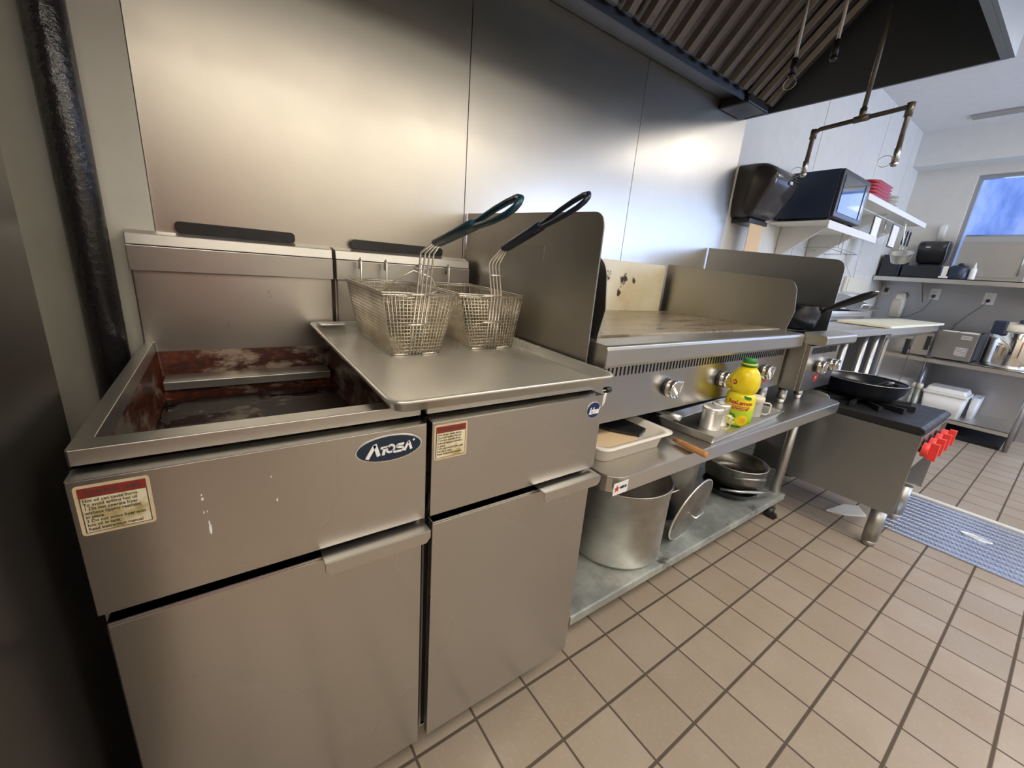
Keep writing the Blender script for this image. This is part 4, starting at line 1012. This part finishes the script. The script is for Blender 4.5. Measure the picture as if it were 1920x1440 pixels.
# towel dispensers
def dispenser(x0, x1, y, zb, zt, dep, label, axis='y', paper=True):
    """rounded black dispenser; axis y: on the back wall facing -y, axis x: on the end wall facing -x"""
    t = thing('towel_dispenser', ((x0 + x1) / 2, y - dep / 2, zb) if axis == 'y' else (y - dep / 2, (x0 + x1) / 2, zb), label, 'dispenser', 'black paper towel dispensers')
    H = zt - zb; w = x1 - x0; L = []
    def P(u, d_, z): return (u, y - d_, z) if axis == 'y' else (y - d_, u, z)
    for q, dd, ww in ((0, .42, .80), (.06, .58, .90), (.16, .66, .96), (.35, .80, 1), (.6, .96, 1), (.78, 1.0, 1), (.90, .90, .99), (.975, .72, .97), (1., .5, .93)):
        cxm = (x0 + x1) / 2; hw = w / 2 * ww; D = dep * dd; r = .028; z = zb + H * q
        pts = [(cxm - hw, 0), (cxm - hw, D - r)] + [(cxm - hw + r - r * math.cos(math.radians(a)), D - r + r * math.sin(math.radians(a))) for a in (30, 60, 90)] + [(cxm + hw - r + r * math.sin(math.radians(a)), D - r + r * math.cos(math.radians(a))) for a in (0, 30, 60)] + [(cxm + hw, D - r), (cxm + hw, 0)]
        L.append([P(u, d_, z) for u, d_ in pts])
    if axis == 'y': L = [list(reversed(q)) for q in L]
    part(MB().loft(L), 'cover', 'smoke_plastic', t)
    def B(u0, u1, d0, d1, z0, z1): return MB().box(u0, u1, y - d1, y - d0, z0, z1) if axis == 'y' else MB().box(y - d1, y - d0, u0, u1, z0, z1)
    part(B(x0 + w * .12, x1 - w * .12, .0, dep * .5, zb - .025, zb - .0005), 'outlet_slot', 'black_plastic', t, .004)
    uc = x0 + w * .62
    part(B(uc - .016, uc + .016, dep * 1.005 - .004, dep * 1.005 + .003, zb + H * .66, zb + H * .72), 'logo_badge', 'badge_rim', t, .002)
    for i in range(3): part(B(uc + .02, x1 - .015, dep * .95, dep * 1.004 + .002, zb + H * (.74 + .05 * i), zb + H * (.75 + .05 * i)), 'rib', 'smoke_plastic', t, .001)
    if paper:
        part(B(x0 + w * .22, x1 - w * .22, dep * .45, dep * .45 + .003, zb - .20, zb - .01), 'paper_towel', 'kraft', t, .0, 'brown paper towel hanging down')
dispenser(2.625, 2.915, WY, 1.52, 1.795, .215, 'black towel dispenser with hanging brown paper beside the steel wall')
dispenser(.34, .545, XE, 1.492, 1.705, .18, 'black towel dispenser on the end wall above the shelf', 'x', False)

# microwave and its shelf
t = thing('microwave_shelf', (3.6, .6, 1.4), 'white wall shelf under the microwave', 'shelf')
part(MB().box(3.12, 4.03, .43, WY - .003, 1.545, 1.556).box(3.12, 4.03, .424, .43, 1.512, 1.556), 'shelf_board', 'white_paint', t, .001)
for x in (3.30, 3.80): part(MB().prism([(WY - .003, 1.545), (WY - .003, 1.36), (WY - .03, 1.36), (.50, 1.535), (.46, 1.545)], 'x', x, x + .02), 'bracket', 'white_paint', t, .001)
t = thing('microwave', (3.36, .58, 1.557), 'black microwave oven on the white wall shelf', 'microwave')
part(MB().box(3.13, 3.60, .435, .74, 1.575, 1.835), 'cabinet', 'blue_plastic', t, .005)
d = part(MB().box(3.132, 3.598, .418, .434, 1.577, 1.833), 'door', 'black_plastic', t, .004)
part(MB().box(3.165, 3.50, .4155, .4179, 1.605, 1.805), 'window', 'mwglass', d)
part(MB().box(3.525, 3.585, .4155, .4179, 1.605, 1.805), 'keypad', 'mwglass', t)
for x in (3.16, 3.57):
    for y in (.46, .71): part(MB().cyl((x, y, 1.5565), (x, y, 1.575), .012), 'foot', 'black_plastic', t)

# wall rack, baskets, bowls, boards, utensils
t = thing('wall_rack', (4.5, .6, 1.76), 'white bracketed wall rack with hanging hooks', 'rack')
part(MB().box(3.70, 5.28, .45, WY - .003, 1.775, 1.785).box(3.70, 5.28, .444, .45, 1.757, 1.795), 'shelf_board', 'white_paint', t, .001)
part(MB().cyl((3.72, .52, 1.735), (5.26, .52, 1.735), .004, n=10), 'hanging_rail', 'white', t)
for x in (3.9, 4.5, 5.1): part(MB().prism([(WY - .003, 1.775), (WY - .003, 1.64), (WY - .03, 1.64), (.52, 1.775)], 'x', x, x + .012), 'bracket', 'white_paint', t)
for i in range(7):
    z = 1.786 + i * .0215; x0, x1 = 3.98, 4.40
    b = MB().loft([rrect(x0 + .03, x1 - .03, .53, .66, .05, z + .002), rrect(x0, x1, .50, .69, .07, z + .021), rrect(x0 + .004, x1 - .004, .504, .686, .07, z + .021), rrect(x0 + .034, x1 - .034, .534, .656, .05, z + .006)], True, True)
    lab = ['lowest red basket of the stack on the wall rack', 'second red basket from the bottom of the rack stack', 'third red basket from the bottom of the rack stack', 'middle red basket of the rack stack', 'third red basket from the top of the rack stack', 'second red basket from the top of the rack stack', 'topmost red basket of the stack on the wall rack'][i]
    solo(b, 'food_basket', 'red_basket', lab, 'basket', 'red baskets stacked on the wall rack')
for i in range(4):
    z = 1.786 + i * .030; b = MB().lathe([(.045, .0), (.05, .004), (.085, .040), (.088, .040), (.083, .038), (.045, .006)], (4.60, .60, z), 28)
    solo(b, 'bowl', 'cream', ['lowest cream bowl right of the red baskets', 'second cream bowl from the bottom right of the red baskets', 'third cream bowl from the bottom right of the red baskets', 'topmost cream bowl right of the red baskets'][i], 'bowl', 'cream bowls on the wall rack')
solo(MB().box(4.74, 4.86, .55, .66, 1.786, 1.84), 'timer_box', 'black_metal', 'small dark box on the rack right of the bowls', 'box', bevel=.003)
solo(MB().prism([(.60, 1.786), (.61, 1.786), (.65, 1.93), (.64, 1.93)], 'x', 4.92, 5.02), 'white_board', 'white', 'narrow white board standing at the rack end', 'board')
def hang(name, x, label, cat, group, build):
    z = 1.735; t = thing(name, (x, .52, z - .2), label, cat, group); build(t, x, z); return t
def clip(t, x, z):
    part(MB().tube([(x, .52, z + .006), (x, .513, z + .003), (x, .514, z - .02)], .0018, 6), 'hook', 'dull_steel', t)
def b_clipboard(w_):
    def f(t, x, z):
        clip(t, x, z)
        part(MB().box(x - w_ / 2, x + w_ / 2, .508, .512, z - .19, z - .015), 'board', 'black_plastic', t)
        part(MB().box(x - w_ / 2 + .008, x + w_ / 2 + .004, .503, .5075, z - .182, z - .022), 'sheet', 'paper', t)
    return f
hang('clipboard', 4.23, 'white sheet on black clipboard hanging nearest the microwave', 'clipboard', 'clipboards hanging from the rack', b_clipboard(.14))
hang('clipboard', 4.72, 'white sheet on black clipboard hanging mid rack', 'clipboard', 'clipboards hanging from the rack', b_clipboard(.16))
def b_whisk(t, x, z):
    clip(t, x, z); part(MB().tube([(x, .514, z - .02), (x, .512, z - .10)], .006, 8), 'handle', 'dull_steel', t)
    b = MB()
    for k in range(3):
        q = k * PI / 3; b.tube([(x + .018 * math.sin(a) * math.cos(q), .512 + .018 * math.sin(a) * math.sin(q), z - .10 - .045 + .045 * math.cos(a)) for a in [PI * 2 * i / 12 for i in range(13)]], .001, 4)
    part(b, 'wires', 'bright_alu', t)
hang('whisk', 4.47, 'small steel whisk hanging between the two clipboards', 'whisk', None, b_whisk)
hang('measuring_ring', 4.92, 'thin wire ring of measuring spoons hanging from rack', 'spoons', None, lambda t, x, z: (clip(t, x, z), part(MB().tube([(x + .03 * math.cos(a), .514, z - .048 + .03 * math.sin(a)) for a in [2 * PI * i / 18 for i in range(18)]], .0018, 6, True), 'ring', 'dull_steel', t)))
def b_ladle(t, x, z):
    clip(t, x, z)
    part(MB().tube([(x, .514, z - .02), (x - .06, .500, z - .14)], .0065, 8), 'grip', 'blue_plastic', t)
    part(MB().tube([(x - .06, .500, z - .14), (x - .085, .494, z - .19)], .003, 6), 'stem', 'bright_alu', t)
    part(MB().lathe([(.008, 0), (.022, .008), (.030, .024), (.028, .024), (.018, .009), (.005, .002)], (x - .095, .49, z - .215), 18), 'cup', 'bright_alu', t)
for x, lab in ((5.04, 'blue handled ladle on the rack, leftmost of the three'), (5.13, 'blue handled ladle on the rack, middle of the three'), (5.22, 'blue handled ladle on the rack, rightmost of the three')):
    hang('ladle', x, lab, 'ladle', 'blue handled ladles on the rack', b_ladle)
def b_sauce(t, x, z):
    part(MB().tube([(x, .46, z + .02), (x, .45, z - .02), (x - .03, .42, z - .20)], .004, 8), 'handle', 'bright_alu', t)
    Mx = Matrix.Translation((x - .04, .41, z - .235)) @ Matrix.Rotation(math.radians(-22), 4, 'Y')
    part(MB().lathe([(.050, -.075), (.056, -.070), (.072, .0), (.078, .003), (.070, .0), (.052, -.066)], (0, 0, 0), 32).xf(Mx), 'cup', 'alu', t)
hang('scoop_pot', 4.72 + .0, 'dull aluminium dipper pot hanging lowest from the rack', 'pot', None, b_sauce)

# loose cords on the wall
def cord(pts, label, r=.0022, plug=None, name='power_cord', grp=None, mat='cord'):
    t = solo(MB().tube(pts, r, 6), name, mat, label, 'cord', grp)
    if plug: part(MB().box(*plug), 'plug', 'black_plastic', t, .002)
    return t
def sag(a, b, n=10, k=.05, ax=2):
    a, b = Vector(a), Vector(b); o = []
    for i in range(n + 1):
        s_ = i / n; p = a.lerp(b, s_); p[ax] -= k * 4 * s_ * (1 - s_); o.append(p)
    return o
cord([(2.93, .70, 1.53), (2.95, .71, 1.46), (2.92, .72, 1.38), (2.97, .72, 1.28), (2.98, .73, 1.0)], 'black cord dangling beside the hanging brown paper towel')
cord([(3.0, .735, 1.56), (2.95, .735, 1.45), (2.99, .735, 1.36), (2.94, .735, 1.25), (2.94, .735, 1.0)], 'black cord twisting down the wall from the microwave')
t = thing('wire_hanger_rack', (3.75, .6, 1.45), 'thin dark wire rack hanging under the microwave shelf', 'rack')
part(MB().tube([(3.62, .50, 1.54), (3.60, .50, 1.445), (4.0, .50, 1.43), (4.0, .70, 1.43), (3.60, .70, 1.445), (3.60, .50, 1.445)], .0028, 6).tube([(3.62, .56, 1.443), (4.0, .56, 1.431)], .0022, 6).tube([(4.0, .60, 1.43), (3.98, .60, 1.54)], .0025, 6), 'wires', 'dull_steel', t)
cord([(4.62, .75, 1.62), (4.60, .75, 1.50), (4.66, .75, 1.40), (4.86, .745, 1.30), (4.84, .745, 1.22)], 'thin grey cord trailing down from the first clipboard', .0018, mat='dull_steel')
cord([(4.90, .75, 1.66), (4.93, .75, 1.52), (4.92, .75, 1.44), (4.95, .75, 1.30), (5.02, .745, 1.22)], 'thin grey cord trailing down from the second clipboard', .0018, mat='dull_steel')

# cream switch box on the back wall
t = thing('switch_box', (5.0, .74, 1.17), 'cream double switch box on the back wall by the corner', 'box')
part(MB().box(4.75, 5.36, .735, WY - .002, 1.165, 1.30), 'box', 'cream', t, .006)
part(MB().box(4.79, 5.03, .728, .7345, 1.18, 1.285), 'cover', 'cream', t, .006)

# outlets on the end wall steel
XO = XE - .02
def outlet(y, z, label, plugged=True):
    t = thing('wall_outlet', (XO, y, z), label, 'outlet', 'outlets on the end wall')
    part(MB().box(XO - .006, XO - .0005, y - .036, y + .036, z - .052, z + .052), 'cover_plate', 'white', t, .002)
    b = MB()
    for dz in (.02, -.02): b.box(XO - .0075, XO - .006, y - .015, y + .015, z + dz - .013, z + dz + .013)
    part(b, 'sockets', 'cream', t, .002)
    return t
outlet(.70, 1.225, 'white wall outlet with black plug nearest the corner')
cord([(XO - .03, .70, 1.235), (XO - .045, .71, 1.262), (XO - .04, .735, 1.275), (5.80, .745, 1.30)], 'short black cord from the corner outlet up behind the shelf', plug=(XO - .040, XO - .0085, .688, .712, 1.205, 1.243))
outlet(.335, 1.218, 'white wall outlet above the steel toaster oven')
cord([(XO - .03, .335, 1.20), (XO - .05, .34, 1.14), (XO - .06, .37, 1.06), (XO - .08, .45, .99), (XO - .10, .52, .965)], 'grey cord drooping left from the outlet above the toaster oven', plug=(XO - .040, XO - .0085, .324, .346, 1.184, 1.212))
outlet(-.025, 1.21, 'white wall outlet above the steel rice cooker')
cord([(XO - .03, -.025, 1.195), (XO - .05, -.01, 1.15), (XO - .06, .06, 1.05), (XO - .06, .11, .96), (XO - .06, .13, .90)], 'grey cord running down from the outlet above the rice cooker', plug=(XO - .040, XO - .0085, -.036, -.014, 1.178, 1.206))
t = thing('soap_dispenser', (5.84, .565, .97), 'cream bottle-shaped dispenser on the end wall beside the plug', 'dispenser')
part(MB().loft([rrect(5.80, XO - .001, .525, .615, .015, .965), rrect(5.79, XO - .001, .52, .62, .02, 1.10), rrect(5.80, XO - .001, .53, .61, .02, 1.205), rrect(5.82, XO - .001, .54, .60, .015, 1.215)]), 'body', 'cream', t)
part(MB().box(5.785, 5.80, .548, .592, 1.14, 1.185), 'push_button', 'white', t, .003)

# end-wall equipment table
TXf = 5.30
t = thing('equipment_table', (5.6, -.5, 0), 'stainless two-shelf table along the end wall', 'table')
part(MB().box(TXf, XO - .002, -.52, .240, .655, .662).box(TXf, TXf + .006, -.52, .240, .622, .662), 'upper_shelf', 'table_steel', t, .001)
part(MB().box(TXf, XO - .002, -.475, .240, .160, .167).box(TXf, TXf + .006, -.475, .240, .130, .167), 'lower_shelf', 'table_steel', t, .001)
for (x, y) in ((5.325, -.49), (5.85, -.49), (5.325, .215), (5.85, .215)): part(MB().cyl((x, y, 0), (x, y, .655), .017), 'leg', 'dull_steel', t)
part(MB().box(TXf + .03, XO - .03, -.46, .12, .0, .03), 'kick_base', 'dark', t)
t = thing('toaster_oven', (5.5, .03, .662), 'steel oven side with slotted vents on the end table', 'oven')
cb_ = part(MB().box(5.335, 5.80, -.108, .140, .672, .905), 'cabinet', 'side_steel', t, .003)
b = MB()
for i in range(6): b.box(5.3335, 5.3348, -.075, .000, .715 + i * .0125, .720 + i * .0125)
for i in range(3): b.box(5.3335, 5.3348, -.075, -.010, .855 + i * .0125, .860 + i * .0125)
part(b, 'vent_slots', 'white', cb_)
for (x, y) in ((5.36, -.08), (5.77, -.08), (5.36, .11), (5.77, .11)): part(MB().cyl((x, y, .6625), (x, y, .672), .012), 'foot', 'black_plastic', t)
solo(MB().prism([(5.35, -.10), (5.50, -.10), (5.50, .0), (5.36, .01)], 'z', .9055, .915), 'folded_paper', 'paper', 'folded white paper on the oven top, right one', 'paper', 'papers on the oven')
solo(MB().prism([(5.36, .03), (5.48, .02), (5.48, .115), (5.37, .12)], 'z', .9055, .913), 'folded_paper', 'paper', 'folded white paper on the oven top, left one', 'paper', 'papers on the oven')
t = thing('rice_cooker', (5.54, -.30, .662), 'round steel rice cooker with dark lid clamp at frame edge', 'cooker')
c = (5.515, -.305, .6625)
part(MB().lathe([(.150, 0), (.160, .012), (.164, .03), (.164, .29), (.160, .30)], c, 48), 'body', 'chrome', t)
part(MB().lathe([(.166, .30), (.168, .305), (.166, .325), (.150, .350), (.08, .372), (.01, .378)], c, 48), 'lid', 'cream', t)
part(MB().box(5.34, 5.42, -.235, -.155, .93, 1.04), 'lid_clamp', 'blue_plastic', t, .012)
part(MB().box(5.38, 5.62, -.325, -.285, 1.035, 1.06), 'lid_handle', 'blue_plastic', t, .008)
t = thing('storage_tub', (5.45, -.04, .167), 'white plastic tub with stacked lids on the lower shelf', 'tub')
part(MB().loft([rrect(5.34, 5.60, -.165, .075, .02, .1675), rrect(5.325, 5.61, -.18, .095, .02, .355)]), 'tub', 'white', t)
part(MB().loft([rrect(5.318, 5.618, -.188, .103, .02, .356), rrect(5.318, 5.618, -.188, .103, .02, .378)]), 'lid', 'white', t, .003)
part(MB().loft([rrect(5.33, 5.61, -.175, .09, .02, .379), rrect(5.35, 5.60, -.16, .08, .02, .415)]), 'upper_lid', 'white', t, .003)
t = thing('storage_tub', (5.6, -.22, .167), 'pale bag-like white tub half hidden behind the lidded tub', 'tub')
part(MB().loft([rrect(5.52, 5.74, -.235, -.195, .015, .1675), rrect(5.50, 5.76, -.245, -.19, .02, .36)]), 'tub', 'white', t)
t = thing('jug', (5.42, .13, .167), 'dull grey jug with cream lid left of the white tub', 'jug')
part(MB().lathe([(.022, 0), (.024, .004), (.024, .20)], (5.36, .132, .1675), 24), 'body', 'galv', t); part(MB().lathe([(.025, .20), (.025, .235), (.018, .25)], (5.36, .132, .1675), 24), 'lid', 'cream', t)

# long grey device on the end wall by the window
t = thing('paper_holder', (5.87, .42, 1.68), 'slim pale dispenser on the end wall above the towel dispenser', 'holder')
part(MB().loft([rrect(5.86, XE - .001, .415, .455, .006, 1.70), rrect(5.855, XE - .001, .41, .46, .008, 1.84), rrect(5.87, XE - .001, .42, .45, .006, 1.86)]), 'body', 'white', t)
bpy.context.view_layer.update()
